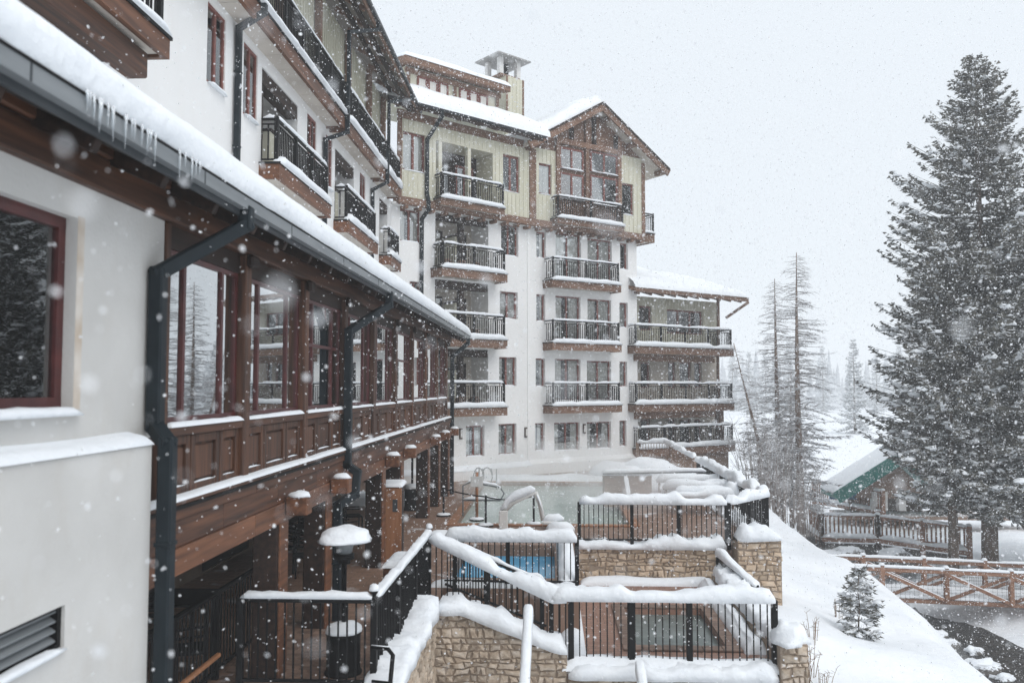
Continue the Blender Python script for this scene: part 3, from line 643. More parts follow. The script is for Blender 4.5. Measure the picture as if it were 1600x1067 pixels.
# --- five storey front: section A ----------------------------------------------------------------
fa = root_of(FA, 'hotel_block', 'white five storey front with deep loggias, pale green top storey and long dormer', 'building')
wA = [FA.rect(625, 328, 658, 378), FA.rect(783, 350, 810, 400), FA.rect(640, 440, 658, 486), FA.rect(781, 456, 809, 498), FA.rect(780, 558, 807, 603)]
wA += [FA.rect(695, 664, 709, 716), FA.rect(728, 665, 757, 713), FA.rect(779, 662, 807, 710)]
lx0, lx1 = FA.on(680, 400)[0], FA.on(763, 400)[0]
lg = [(lx0, lx1, z + .02, z + 2.72, 1.35) for z in (F4, F3, F2)]
wall(fa, 'plaster_wall', 'stucco_far', 0, LA, DK - .2, 8.05, [(*q, .22) for q in wA] + lg)
for k, q in enumerate(wA): window(fa, *q, .15, 2, .07, 'window_brown', 'glass', .9 if k > 2 else .5)
room(fa, .05, LA - .05, DK - .1, 8.0, .3, 4)
for z in (F4, F3, F2):
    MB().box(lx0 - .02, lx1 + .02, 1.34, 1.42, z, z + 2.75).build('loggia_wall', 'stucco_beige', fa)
    W_ = lx1 - lx0
    window(fa, lx0 + W_ * .10, lx0 + W_ * .42, z + .1, z + 2.1, 1.25, 1, .09, 'timber_dark', 'glass', .0, None, False)
    window(fa, lx0 + W_ * .68, lx0 + W_ * .88, z + .1, z + 2.1, 1.25, 1, .09, 'timber_dark', 'glass', .0, None, False)
    MB().box(lx0 + .0, lx1 - .0, .05, .4, z + 2.36, z + 2.70).build('loggia_beam', 'timber_dark', fa)
    q = MB().cbox(lx0 + W_ * .44, lx0 + W_ * .58, .3, 1.2, z + .02, z + 1.75, .02).build('divider', 'siding_green', fa)
    MB().box(lx0 + W_ * .42, lx0 + W_ * .60, .25, 1.22, z + 1.75, z + 1.81).build('divider_cap', 'timber_dark', q)
    MB().snowbar([(lx0 + W_ * .42, .72, z + 1.81), (lx0 + W_ * .60, .72, z + 1.81)], .7, .07, z).build('snow_cap', 'snow', q)
    MB().cbox(lx0 + W_ * .46, lx0 + W_ * .54, .02, .28, z + .02, z + 2.36, .02).build('timber_post', 'timber_dark', fa)
    balcony(fa, lx0 - .12, lx1 + .35, -.75, 0, z, 1.12, .38, 3, (1, 1), 'timber_far', .22, .12)
    for s in (.5, 1.3, 2.1):                          # snow-covered chairs on the balcony
        c = MB(); c.blob((lx0 + s, -.25, z + .42), .24, .22, .12, s + z, 8, 3); c.box(lx0 + s - .2, lx0 + s + .2, -.4, -.05, z + .07, z + .42); c.build('balcony_chair', 'timber_weathered', fa)
# storey of pale green boards over a timber belt
tA = [FA.rect(629, 208, 665, 268, .35), FA.rect(786, 243, 812, 300, .35)]
t0, t1 = FA.on(681, 260, .35)[0], FA.on(770, 260, .35)[0]
siding(fa, .1, LA - .02, F5 - .1, EAVE - .2, [(*q, .18) for q in tA] + [(t0, t1, F5 + .02, F5 + 2.75, 1.3)], -.35)
for q in tA: window(fa, *q, -.24, 2, .09, 'window_brown', 'glass', 1.0)
MB().box(t0 - .02, t1 + .02, .94, 1.0, F5, F5 + 2.8).build('loggia_wall', 'timber_dark', fa)
window(fa, t0 + .15, t0 + (t1 - t0) * .5, F5 + .1, F5 + 2.2, .84, 1, .1, 'timber_dark', 'glass', 0, None, False)
window(fa, t0 + (t1 - t0) * .60, t0 + (t1 - t0) * .92, F5 + .1, F5 + 2.2, .84, 2, .1, 'window_brown', 'glass', 1, None, False)
for f in (.05, .55): MB().cbox(t0 + (t1 - t0) * f, t0 + (t1 - t0) * f + .2, -.33, -.1, F5 + .02, F5 + 2.75, .01).build('timber_post', 'siding_green', fa)
balcony(fa, t0 - .05, t1 + .2, -.85, -.35, F5, 1.12, .30, 3, (1, 1), 'timber_far', .18, .08)
MB().cbox(.05, LA - .02, -.52, -.02, F5 - .46, F5 - .12, .02).build('belt_beam', 'timber_far', fa)
for i in range(11): s = .5 + i * .72; MB().cbox(s - .09, s + .09, -.48, -.05, F5 - .62, F5 - .465, .015).build('corbel', 'timber_far', fa)
for s in (.15, LA - .12): MB().cbox(s - .12, s + .12, -.42, -.36, F5 - .1, EAVE - .2, .01).build('corner_board', 'timber_far', fa)
MB().cbox(.0, LA, -.48, -.36, EAVE - .55, EAVE - .2, .01).build('frieze_board', 'timber_far', fa)
MB().box(-.1, LA + .1, -.34, .1, 8.06, F5 - .47).build('belt_soffit', 'stucco_far', fa)
def az(y): return EAVE + (y + 1.05) * .48
rfa = sloped(-1.05, 5.5, -.9, LA + .3, az(-1.05), az(5.5), .16, 'soffit_mid', 'roof', fa)
MB().cbox(-.9, LA + .3, -1.12, -1.055, EAVE - .28, EAVE + .01, .01).build('fascia', 'timber_dark', rfa)
for i in range(8): s = -.3 + i * 1.1; MB().bar((s, -1.0, az(-1.0) - .24), (s, .0, az(0) - .24), .12, .16).build('rafter', 'timber_far', rfa)
MB().cbox(-.9, LA + .2, -1.23, -1.125, EAVE - .12, EAVE + .02, .02).build('gutter', 'gutter_dark', rfa)
MB().snowslab((-.95, -1.3, EAVE - .05), (LA + .35, -1.3, EAVE - .05), (LA + .35, 5.5, az(5.5)), (-.95, 5.5, az(5.5)), .58, 30, 20, 33, .8, .3, (1, 0, 1, 0)).build('roof_snow', 'snow', rfa)
pipe(fa, [(1.85, -1.18, EAVE - .12), (1.85, -1.18, EAVE - .35), (1.55, -.48, EAVE - 1.3), (1.55, -.48, F5 + .2), (1.55, -.62, F5 - .2), (1.55, -.62, F5 - .55), (1.55, -.09, F5 - .9), (1.55, -.09, 1.6)], .15)
# base course of the wall
MB().hex([Vector(p) for p in ((0, -.30, DK), (LA, -.30, DK), (LA, -.003, DK), (0, -.003, DK), (0, -.30, DK + .42), (LA, -.30, DK + .42), (LA, -.003, DK + .62), (0, -.003, DK + .62))]).build('base_course', 'stucco_far', fa)
MB().snowslab((0, -.32, DK + .42), (LA, -.32, DK + .42), (LA, -.01, DK + .62), (0, -.01, DK + .62), .1, 20, 4, 5, .15, .3).build('base_snow', 'snow', fa)
def wall_lamp(par, s, z, y=0):
    q = MB().cbox(s - .07, s + .07, y - .1, y - .001, z, z + .5, .01).build('wall_lamp', 'lamp_bronze', par); MB().box(s - .05, s + .05, y - .112, y - .101, z + .08, z + .42).build('lamp_shade', 'white_paint', q)
for px, py in ((719, 686), (824, 683)): s, z = FA.on(px, py); wall_lamp(fa, min(s, LA - .2), z)
# long dormer
DY = 2.3; d0, d1 = FA.on(634, 140, -DY)[0], FA.on(778, 160, -DY)[0]; zt = FA.on(700, 122, -DY)[1]; zb_ = az(DY) + .3
dm = MB().box(d0, d1, DY, DY + 2.4, zb_ - .8, zt).build('dormer', 'siding_green', fa)
k0, k1 = FA.on(648, 140, -DY)[0], FA.on(762, 150, -DY)[0]
for g in range(2):
    a = k0 + (k1 - k0) * (.02 + g * .56); L = (k1 - k0) * .42
    for i in range(3):
        b = MB(); x0, x1 = a + L * i / 3 + .02, a + L * (i + 1) / 3 - .02; z0, z1 = zb_ + .0, zt - .35
        b.box(x0, x1, DY - .07, DY - .002, z0, z0 + .1); b.box(x0, x1, DY - .07, DY - .002, z1 - .1, z1); b.box(x0, x0 + .1, DY - .068, DY - .002, z0 + .1, z1 - .1); b.box(x1 - .1, x1, DY - .068, DY - .002, z0 + .1, z1 - .1)
        b.build('dormer_window', 'window_brown', dm); MB().box(x0 + .09, x1 - .09, DY - .03, DY - .004, z0 + .09, z1 - .09).build('pane', 'curtain', dm)
for x in (d0, k0 + (k1 - k0) * .5, d1 - .2): MB().box(x, x + .2, DY - .09, DY - .072, zb_ - .6, zt - .1).build('dormer_post', 'timber_far', dm)
MB().hex([Vector(p) for p in ((d0 - .5, DY - .7, zt - .1), (d1 + .3, DY - .7, zt - .1), (d1 + .3, DY + 2.6, zt + .5), (d0 - .1, DY + 2.6, zt + .5), (d0 - .5, DY - .7, zt + .2), (d1 + .3, DY - .7, zt + .2), (d1 + .3, DY + 2.6, zt + .8), (d0 - .1, DY + 2.6, zt + .8))], .02).build('dormer_roof', 'timber_far', dm)
MB().cbox(d0 - .1, d1 + .1, DY - .16, DY - .01, zt - .34, zt - .102, .02).build('dormer_beam', 'timber_far', dm)
MB().snowslab((d0 - .5, DY - .75, zt + .18), (d1 + .35, DY - .75, zt + .18), (d1 + .35, DY + 2.6, zt + .8), (d0 - .2, DY + 2.6, zt + .8), .3, 16, 8, 41, .4, .3).build('dormer_snow', 'snow', dm)
# boarded chimney with an open cupola
CY_ = 3.2; c0, c1 = FA.on(791, 150, -CY_)[0], FA.on(818, 150, -CY_)[0]; zc = FA.on(804, 122, -CY_)[1]; zc2 = FA.on(804, 84, -CY_)[1]
ch = MB().box(c0, c1, CY_, CY_ + 1.5, az(CY_) - 1, zc).build('chimney', 'siding_green', fa)
for x in (c0 - .02, c1 - .1): MB().box(x, x + .12, CY_ - .03, CY_ - .002, az(CY_), zc).build('corner_board', 'timber_far', ch)
b = MB()
for i in range(4): x = c0 + .2 + i * (c1 - c0 - .35) / 3.5; b.box(x, x + .05, CY_ - .02, CY_ - .002, az(CY_), zc)
b.build('batten', 'siding_green', ch)
cc = (c0 + c1) / 2 - .25; hw = .62
MB().box(cc - hw - .08, cc + hw + .08, CY_ + .1, CY_ + 1.5, zc + .002, zc + .1).build('cap_plate', 'timber_far', ch)
for sx in (-1, 1):
    for yy in (CY_ + .2, CY_ + 1.25): MB().box(cc + sx * hw - .13, cc + sx * hw + .13, yy - .1, yy + .15, zc + .102, zc2 - .3).build('cupola_post', 'white_paint', ch)
for x in (-.2, .2): MB().tube([(cc + x, CY_ + .7, zc + .05), (cc + x, CY_ + .7, zc2 - .45)], .13, 8).build('flue', 'metal_black', ch)
q = MB().hex([Vector(p) for p in ((cc - hw - .5, CY_ - .25, zc2 - .3), (cc + hw + .5, CY_ - .25, zc2 - .3), (cc + hw + .5, CY_ + 1.75, zc2 - .3), (cc - hw - .5, CY_ + 1.75, zc2 - .3), (cc - .2, CY_ + .5, zc2), (cc + .2, CY_ + .5, zc2), (cc + .2, CY_ + 1.0, zc2), (cc - .2, CY_ + 1.0, zc2))], .02).build('cupola_roof', 'chimney_tin', ch)
MB().box(cc - hw - .55, cc + hw + .55, CY_ - .3, CY_ + 1.8, zc2 - .37, zc2 - .302).build('cupola_eave', 'chimney_tin', q)

# --- gabled section B ---------------------------------------------------------------------------
fb = root_of(FB, 'hotel_gable', 'white gabled hotel section with four tiers of windows and balconies beside pool', 'building')
fl = {F4: [(838, 362, 853, 403), (868, 365, 908, 405), (918, 374, 956, 412), (969, 380, 981, 421)], F3: [(838, 460, 852, 502), (868, 463, 907, 502), (918, 468, 955, 505), (968, 473, 981, 512)],
      F2: [(837, 560, 852, 604), (867, 561, 907, 600), (917, 564, 955, 601), (968, 565, 980, 604)], DK: [(836, 661, 851, 704), (866, 660, 906, 704), (917, 659, 955, 701), (968, 657, 979, 697)]}
hB = []
for z, L in fl.items():
    for i, q in enumerate(L):
        r_ = list(FB.rect(*q))
        if i in (1, 2) and z != DK: r_[2] = z + .25
        hB.append((r_, 2 if i in (1, 2) else 1, z))
wall(fb, 'plaster_wall', 'stucco_far', 0, LB, DK - .2, 8.05, [(*q, .22) for q, n, z in hB], 0, .3)
for q, n, z in hB: window(fb, *q, .15, n, .07, 'window_brown', 'glass', .85 if z != DK else 1)
room(fb, .05, LB - .05, DK - .1, 8.0, .3, 3)
for z in (F4, F3, F2):
    a, c = FB.on(864, 500, .7)[0], FB.on(966, 500, .7)[0]
    balcony(fb, a, c, -.70, 0, z, 1.12, .36, 3, (1, 1), 'timber_far', .19, .12)
MB().box(-.06, .10, -.05, .0, DK, 8.0).build('pilaster', 'stucco_far', fb)
MB().hex([Vector(p) for p in ((0.02, -.28, DK), (LB, -.28, DK), (LB, -.003, DK), (0.02, -.003, DK), (0.02, -.28, DK + .5), (LB, -.28, DK + .5), (LB, -.003, DK + .7), (0.02, -.003, DK + .7))]).build('base_course', 'stucco_far', fb)
for px, py in ((912, 677),): s, z = FB.on(px, py); wall_lamp(fb, s, z)
# gable storey
gy = .35
apx, apz = FB.on(940, 168, 1.0); rx_, rz_ = FB.on(1044, 272, 1.0); run = rx_ - apx; sl = (apz - rz_) / run; lx_ = apx - run * .98
def gz(s): return apz - abs(s - apx) * sl                  # underside line of the rakes
gw = [FB.rect(842, 256, 862, 304, gy), FB.rect(972, 287, 990, 336, gy)]
big = [FB.rect(874, 272, 911, 312, gy), FB.rect(922, 277, 964, 322, gy), FB.rect(874, 233, 911, 266, gy), FB.rect(922, 240, 964, 272, gy)]
zt0 = F5 - .1; sR = LB + .1
b = MB(); g0, g1 = big[0][0] - .25, big[1][1] + .25
hs = [(*q, .15) for q in gw]
siding(fb, .12, g0, zt0, gz(.12) - .25, [hs[0]], -gy); siding(fb, g1, sR, zt0, gz(sR) - .05, [hs[1]], -gy)
b.quad((g0, -gy + .05, zt0), (g1, -gy + .05, zt0), (g1, -gy + .05, gz(g1)), (apx, -gy + .05, apz), (g0, -gy + .05, gz(g0)))
b.quad((.12, -gy + .05, gz(.12) - .25), (g0, -gy + .05, gz(.12) - .25), (g0, -gy + .05, gz(g0))); b.quad((g1, -gy + .05, gz(sR) - .05), (sR, -gy + .05, gz(sR) - .05), (g1, -gy + .05, gz(g1)))
gb = b.build('gable_boards', 'timber_far', fb)
for q in gw: window(fb, *q, -gy + .1, 1, .08, 'window_brown', 'glass', 1)
room(fb, .2, sR - .1, zt0, EAVE - .3, .0, 2)
for q in big: window(fb, *q, -gy - .04, 2, .08, 'window_brown', 'glass', 0, None, True)
for x in (g0, (big[0][1] + big[1][0]) / 2 - .12, g1 - .24): MB().cbox(x, x + .24, -gy - .12, -gy + .04, zt0, gz(x + .1) - .3, .01).build('timber_post', 'timber_far', fb)
zc_ = big[2][3] + .15; MB().cbox(g0, g1, -gy - .14, -gy + .03, zc_, zc_ + .28, .01).build('tie_beam', 'timber_far', fb)
for s in (apx - 1.5, apx, apx + 1.5): MB().cbox(s - .11, s + .11, -gy - .10, -gy + .03, zc_ + .285, gz(s) - .2, .01).build('king_post', 'timber_dark', fb)
for s in (.0, sR - .04): MB().cbox(s, s + .24, -gy - .06, -gy - .003, zt0, gz(s) - .3, .01).build('corner_board', 'timber_far', fb)
a, c = FB.on(872, 320, .9)[0], FB.on(972, 320, .9)[0]
balcony(fb, a, c, -.9, -gy, F5, 1.12, .28, 3, (1, 1), 'timber_far', .18, .08)
MB().cbox(0.0, sR + .05, -.52, -.02, F5 - .46, F5 - .12, .02).build('belt_beam', 'timber_far', fb)
for i in range(11): s = .45 + i * .68; MB().cbox(s - .09, s + .09, -.48, -.05, F5 - .62, F5 - .465, .015).build('corbel', 'timber_far', fb)
balcony(fb, sR + .1, sR + 1.0, -.15, 1.6, F5, 1.12, .46, 2, (0, 1), 'timber_far', .14, .06)
MB().box(sR + .08, sR + .1, -.3, 3, zt0, gz(sR) - .1).build('side_wall', 'siding_green', fb)
# gable roof: two slopes, verge boards, thick snow
YF, YB = -1.0, 6.0
for k, (s1, nm) in enumerate(((lx_, 'roof'), (rx_, 'roof'))):
    P = [Vector(p) for p in ((apx, YF, apz), (s1, YF, gz(s1)), (s1, YB, gz(s1)), (apx, YB, apz))]
    if k == 0: P = [P[1], P[0], P[3], P[2]]
    up_ = Vector((0, 0, .2)); rb = MB().hex(P + [p + up_ for p in P]).build(nm, 'soffit', fb)
    MB().bar((apx, YF - .06, apz + .03), (s1, YF - .06, gz(s1) + .03), .1, .42, .01).build('verge_board', 'timber_far', rb)
    MB().bar((apx, YF - .13, apz + .22), (s1, YF - .13, gz(s1) + .22), .06, .1).build('verge_trim', 'timber_dark', rb)
    for f in (.12, .5, .93): s = apx + (s1 - apx) * f; MB().box(s - .1, s + .1, YF + .0, -gy, gz(s) - .24, gz(s) - .005).build('lookout', 'timber_far', rb)
    q0, q1 = (apx, s1) if k else (s1, apx)
    Z = lambda s: gz(s) + .2
    MB().snowslab((q0, YF - .0, Z(q0)), (q1, YF - .0, Z(q1)), (q1, YB, Z(q1)), (q0, YB, Z(q0)), .72 if k == 0 else .3, 22, 16, 55 + k, .7, .3, (0, 1, 1, 0) if k else (1, 0, 1, 0)).build('roof_snow', 'snow', rb)

# --- east wing C ---------------------------------------------------------------------------------
fc = root_of(FC, 'east_wing', 'lower wing with wide snowy balconies under a broad eave, nearest the bare trees', 'building')
c1_ = FC.on(1121, 600)[0]; c0_ = LB - .2
hC = []
for (y0, y1, n_) in ((566, 606, 0), (655, 700, 0)):
    for (a, c) in ((1001, 1016), (1044, 1056), (1062, 1080), (1085, 1097)): hC.append(FC.rect(a, y0, c, y1))
wall(fc, 'plaster_wall', 'stucco_beige', c0_, c1_, DK - 1.5, 2.1, [(*q, .2) for q in hC], 0, 5)
for q in hC: window(fc, *q, .12, 1, .08, 'window_brown', 'glass', .4, None, False)
hT = [FC.rect(998, 478, 1018, 516), FC.rect(1042, 485, 1098, 522)]
ze = FC.on(1080, 472, 0)[1]
siding(fc, c0_, c1_, F3, ze + .1, [(*q, .2) for q in hT], -.02)
for q, n in zip(hT, (1, 3)): window(fc, *q, .1, n, .09, 'window_brown', 'glass', .8, None, False)
room(fc, c0_ + .1, c1_ - .1, DK - 1, ze, .3, 3)
ca, cb = FC.on(993, 560, 1.7)[0], FC.on(1142, 560, 1.7)[0]
for z in (F3, F2):
    B = balcony(fc, ca, cb, -1.7, 0, z, 1.12, .40, 5, (1, 1), 'timber_far', .24, .12)
    MB().cbox(ca + .3, cb - .9, -1.3, -1.0, z - .78, z - .41, .02).build('carrying_beam', 'timber_far', B)
B = balcony(fc, ca + .3, cb, -1.7, 0, DK + .95, 1.12, .40, 5, (1, 1), 'timber_far', .25, .12)
MB().box(ca + .4, cb - .1, -1.5, -.05, DK - 1.2, DK + .53).build('terrace_base', 'timber_weathered', fc)
for (x, z0, z1, wd) in ((FC.on(1124, 660, .9)[0], DK + 1, F2 - .4, .38), (FC.on(1122, 590, .9)[0], F2 + .05, F3 - .4, .14), (FC.on(1122, 480, .9)[0], F3 + .05, ze + .5, .14)):
    MB().cbox(x - wd / 2, x + wd / 2, -.9 - wd / 2, -.9 + wd / 2, z0, z1, .015).build('column', 'timber_far', fc)
ex = FC.on(1168, 478, 1.6)[0]; e0 = c0_ - .4
def cz(y): return ze + .35 + (y + 1.6) * .30
P = [(e0, -1.6, cz(-1.6)), (ex, -1.6, cz(-1.6) - .05), (ex - 2.2, 5, cz(5)), (e0, 5, cz(5))]
P = [Vector(p) for p in P]; cr = MB().hex([p - Vector((0, 0, .2)) for p in P] + P).build('roof', 'timber_far', fc)
MB().bar((e0, -1.66, cz(-1.6) - .12), (ex, -1.66, cz(-1.6) - .17), .1, .26, .01).build('fascia', 'timber_far', cr)
for i in range(10): s = e0 + .4 + i * (ex - e0 - .5) / 9.5; MB().bar((s, -1.6, cz(-1.6) - .3), (s, .1, cz(.1) - .3), .12, .18).build('rafter', 'timber_far', cr)
MB().bar((c1_ - .1, -.85, ze - .9), (c1_ + 1.6, -1.1, ze + .1), .12, .14).build('brace', 'timber_far', fc)
MB().snowslab((e0, -1.75, cz(-1.6) - .02), (ex + .05, -1.75, cz(-1.6) - .06), (ex - 2.2, 5, cz(5)), (e0, 5, cz(5)), .45, 22, 14, 71, .7, .35, (0, 1, 1, 0)).build('roof_snow', 'snow', cr)

# ------------------------------------------------------------------ decks, pools, terrace walls
LOW = -5.3                                            # lower hot tub terrace
POOL = (-2.95, 2.45, 26.2, 37.6); KID = (-2.3, .10, 19.0, 22.9); TUB = (1.75, 3.55, 17.4, 20.3)
def slab(name, mat, z, th, xs, ys, inside, label, cat):
    b = MB(); nx, ny = len(xs) - 1, len(ys) - 1
    ok = lambda i, j: 0 <= i < nx and 0 <= j < ny and inside((xs[i] + xs[i + 1]) / 2, (ys[j] + ys[j + 1]) / 2)
    for i in range(nx):
        for j in range(ny):
            if not ok(i, j): continue
            x0, x1, y0, y1 = xs[i], xs[i + 1], ys[j], ys[j + 1]; b.quad((x0, y0, z), (x1, y0, z), (x1, y1, z), (x0, y1, z))
            for (ii, jj, p, q) in ((i - 1, j, (x0, y1), (x0, y0)), (i + 1, j, (x1, y0), (x1, y1)), (i, j - 1, (x0, y0), (x1, y0)), (i, j + 1, (x1, y1), (x0, y1))):
                if not ok(ii, jj): b.quad((*p, z - th), (*q, z - th), (*q, z), (*p, z))
    return tag(b.build(name, mat), label, cat, kind='structure')
def inr(x, y, r): return r[0] < x < r[1] and r[2] < y < r[3]
def deck_in(x, y):
    if inr(x, y, POOL) or inr(x, y, KID): return False
    if y < 17.95: return x < -2.3
    if y < 23.2: return x < .62
    return x < 6.05
slab('pool_deck', 'deck_brick', DK, .9, [-9, -4.95, -2.95, -2.3, .10, .62, 2.45, 6.05], [11.9, 17.95, 19.0, 22.9, 23.2, 26.2, 37.6, 47], deck_in, 'brown brick deck around the pools', 'deck')
slab('tub_terrace', 'deck_brick_low', LOW, .6, [.15, TUB[0], TUB[1], 4.3, 6.1], [15.95, TUB[2], TUB[3], 22.7, 23.2], lambda x, y: not inr(x, y, TUB) and (x < 4.3), 'reddish brick terrace round the hot tub', 'deck')
def pool(name, r, z, mat, label, rim='timber_weathered', lift=.02):
    o = MB().quad((r[0] - .02, r[2] - .02, z), (r[1] + .02, r[2] - .02, z), (r[1] + .02, r[3] + .02, z), (r[0] - .02, r[3] + .02, z)).build(name, mat); return tag(o, label, 'pool', kind='structure')
pool('pool_water', POOL, DK - .14, 'water_pool', 'pale green steaming water of the large pool')
pool('wading_pool_water', KID, DK - .3, 'water_blue', 'bright blue water of the small wading pool')
pool('hot_tub_water', TUB, LOW - .12, 'water_tub', 'grey green water of the hot tub')
def coping(name, r, z, mat, label, wd=.3, k=.35):
    root = empty(name, label, 'coping', (r[0], r[2], z)); X, Y = r[1] - r[0], r[3] - r[2]
    for (x0, y0, x1, y1) in ((-wd, -wd, X + wd, 0), (-wd, Y, X + wd, Y + wd), (-wd, 0, 0, Y), (X, 0, X + wd, Y)):
        L = max(x1 - x0, y1 - y0); n = max(1, int(L / k))
        for i in range(n):
            f, g = i / n, (i + 1) / n
            if x1 - x0 > y1 - y0: q = (x0 + (x1 - x0) * f + .006, x0 + (x1 - x0) * g - .006, y0 + .004, y1 - .004)
            else: q = (x0 + .004, x1 - .004, y0 + (y1 - y0) * f + .006, y0 + (y1 - y0) * g - .006)
            MB().cbox(*q, .003, .05, .01).build('coping_stone', mat, root)
    return root
coping('pool_coping', POOL, DK, 'copper_wood', 'reddish coping stones round the large pool', k=.6)
coping('hot_tub_coping', TUB, LOW, 'paver', 'brick coping round the hot tub')
# loose snow lying on the decks
def drift(name, label, quads, th=.14, seed=1):
    root = empty(name, label, 'snow bank', (quads[0][0], quads[0][2], quads[0][4]))
    o = Vector((quads[0][0], quads[0][2], quads[0][4]))
    for i, (x0, x1, y0, y1, z, t) in enumerate(quads):
        b = MB().snowslab((x0 - o.x, y0 - o.y, z - o.z), (x1 - o.x, y0 - o.y, z - o.z), (x1 - o.x, y1 - o.y, z - o.z), (x0 - o.x, y1 - o.y, z - o.z), t, max(3, int((x1 - x0) / .25)), max(3, int((y1 - y0) / .25)), seed + i, .3, .5)
        b.build('snow_patch', 'snow', root)
    tag(root, kind='stuff')
drift('deck_snow', 'snow settled along the pool and facade edges', [(-3.6, 2.9, 37.75, 39.3, DK + .003, .22), (3.0, 6.3, 34, 42, DK + .003, .3), (-3.5, .6, 23.2, 24.0, DK + .004, .2), (.15, .60, 18.1, 23.3, DK + .004, .34), (-2.6, .6, 18.0, 18.5, DK + .003, .12), (-9, -5.2, 30, 34, DK + .003, .06)], seed=3)
drift('tub_terrace_snow', 'snow banked along the low terrace edge behind the railing', [(.2, 4.3, 15.85, 16.35, LOW + .003, .22), (3.85, 4.3, 17, 22.5, LOW + .003, .3), (.2, .7, 16.4, 22.9, LOW + .003, .22), (.8, 4.3, 22.6, 23.1, LOW + .003, .2)], seed=13)
# brick pavers that can be told apart, near the heater
pv = [MB().cbox(-.145, .145, -.07, .07, .001, .014, .006).mesh('paver', 'paver') for _ in range(1)]
deck_o = bpy.data.objects['pool_deck']
n = 0
for j in range(22):
    for i in range(9):
        x, y = -4.75 + i * .30 + (.15 if j % 2 else 0), 12.05 + j * .152
        if x < -2.5 and n < 290:
            o = link('paver', pv[0], deck_o, (x, y, DK + rnd.uniform(0, .003)), rnd.uniform(-.01, .01)); n += 1

# ------------------------------------------------------------------ stone retaining walls
def retaining(name, label, o, u, L, zbot, ztop, th, nrm, mat='stone', ch=.19, cw=.30, zs=None, seed=1, snow=None):
    """mortar core with every stone on its face"""
    root = empty(name, label, 'stone wall', (o[0], o[1], zbot)); U = Vector((*u, 0)).normalized(); N_ = Vector((*nrm, 0))
    zt = lambda x: ztop(x) - zbot
    k = 12; b = MB()
    for i in range(k):
        a, c = L * i / k, L * (i + 1) / k
        P = [U * a, U * c, U * c - N_ * th, U * a - N_ * th]
        if (P[1] - P[0]).cross(P[3] - P[0]).z < 0: P = [P[1], P[0], P[3], P[2]]; a, c = c, a
        T = [zt(a), zt(c), zt(c), zt(a)]
        b.hex(P + [p + Vector((0, 0, t)) for p, t in zip(P, T)])
    b.build('mortar_core', 'mortar', root)
    z0 = (zs if zs is not None else zbot) - zbot
    stones(root, (0, 0), u, L, z0, zt, ch, cw, mat, nrm, seed=seed)
    if snow:
        off = -N_ * (th / 2 - .06)
        MB().snowbar([U * (L * i / 10) + off + Vector((0, 0, zt(L * i / 10) - .02)) for i in range(11)], th + .16, snow, seed, n=10, step=.1, amp=.6).build('snow_cap', 'snow', root)
    return root
W1T = -4.2
retaining('stone_wall', 'tan rubble wall running out beside the black railing, snow on its coping', (-2.2, 11.7), (0, 1), 4.2, -7.4, lambda x: W1T + .02, .42, (1, 0), zs=-5.65, seed=2, snow=.22, ch=.125, cw=.2)
retaining('stone_wall', 'tan rubble wall under the descending stair railing', (-2.2, 15.9), (1, 0), 2.5, -7.4, lambda x: -4.22 - .36 * min(1, max(0, (x - .5) / 1.9)) * 2.0, .40, (0, -1), zs=-5.9, seed=3, snow=.24, ch=.125, cw=.19)
retaining('stone_wall', 'long low rubble wall below the hot tub terrace railing', (.32, 15.85), (1, 0), 3.86, -7.4, lambda x: -5.36, .30, (0, -1), zs=-5.9, seed=4, snow=.26, ch=.125, cw=.2)
retaining('stone_pillar', 'rubble stone pillar ending the hot tub terrace railing', (4.20, 15.75), (1, 0), .50, -7.4, lambda x: -4.72, .6, (0, -1), zs=-6.2, seed=5, ch=.135, cw=.18)
bl = bpy.data.objects['stone_pillar']; MB().blob((.22, .28, 2.66), .34, .42, .34, 4, 16, 7, .4).build('snow_cap', 'snow', bl)
retaining('stone_wall', 'tan rubble wall behind the hot tub under the upper pool railing', (.66, 23.1), (1, 0), 4.1, LOW - .3, lambda x: -4.36, .35, (0, -1), 'stone_far', .13, .2, zs=LOW - .05, seed=6, snow=.26)
retaining('stone_wall', 'pale rubble wall at the outer terrace corner, deep snow on top', (4.95, 22.6), (1, 0), 1.15, LOW - 1.5, lambda x: -4.05 + .04 * x, .6, (0, -1), 'stone_far', .15, .2, zs=LOW - .5, seed=7, snow=.36)
retaining('stone_wall', 'rubble side wall of the terrace facing the creek slope', (6.08, 22.62), (0, 1), 12, LOW - 3.5, lambda x: -4.35, .4, (1, 0), 'stone_far', .3, .5, zs=-5.9, seed=8, snow=.3)
retaining('stone_wall', 'rubble return wall between the pillar and the outer terrace corner', (4.66, 16.3), (0, 1), 6.3, -7.4, lambda x: -4.95, .4, (1, 0), 'stone', .24, .4, zs=-6.4, seed=9, snow=.3)
# stair between the deck and the hot tub terrace
st = empty('stone_stair', 'snow covered steps descending beside the stair railing', 'stairs', (-2.25, 16.35, LOW))
for i in range(6):
    x0 = .02 + i * .40; z = DK - LOW - (i + 1) * .167
    MB().cbox(x0, x0 + .42, 0, 1.55, -.5, z, .012).build('step', 'stone_far', st)
    MB().snowslab((x0 - .02, -.05, z), (x0 + .40, -.05, z), (x0 + .40, 1.55, z), (x0 - .02, 1.55, z), .13, 5, 10, i, .12, .3).build('snow_cap', 'snow', st)

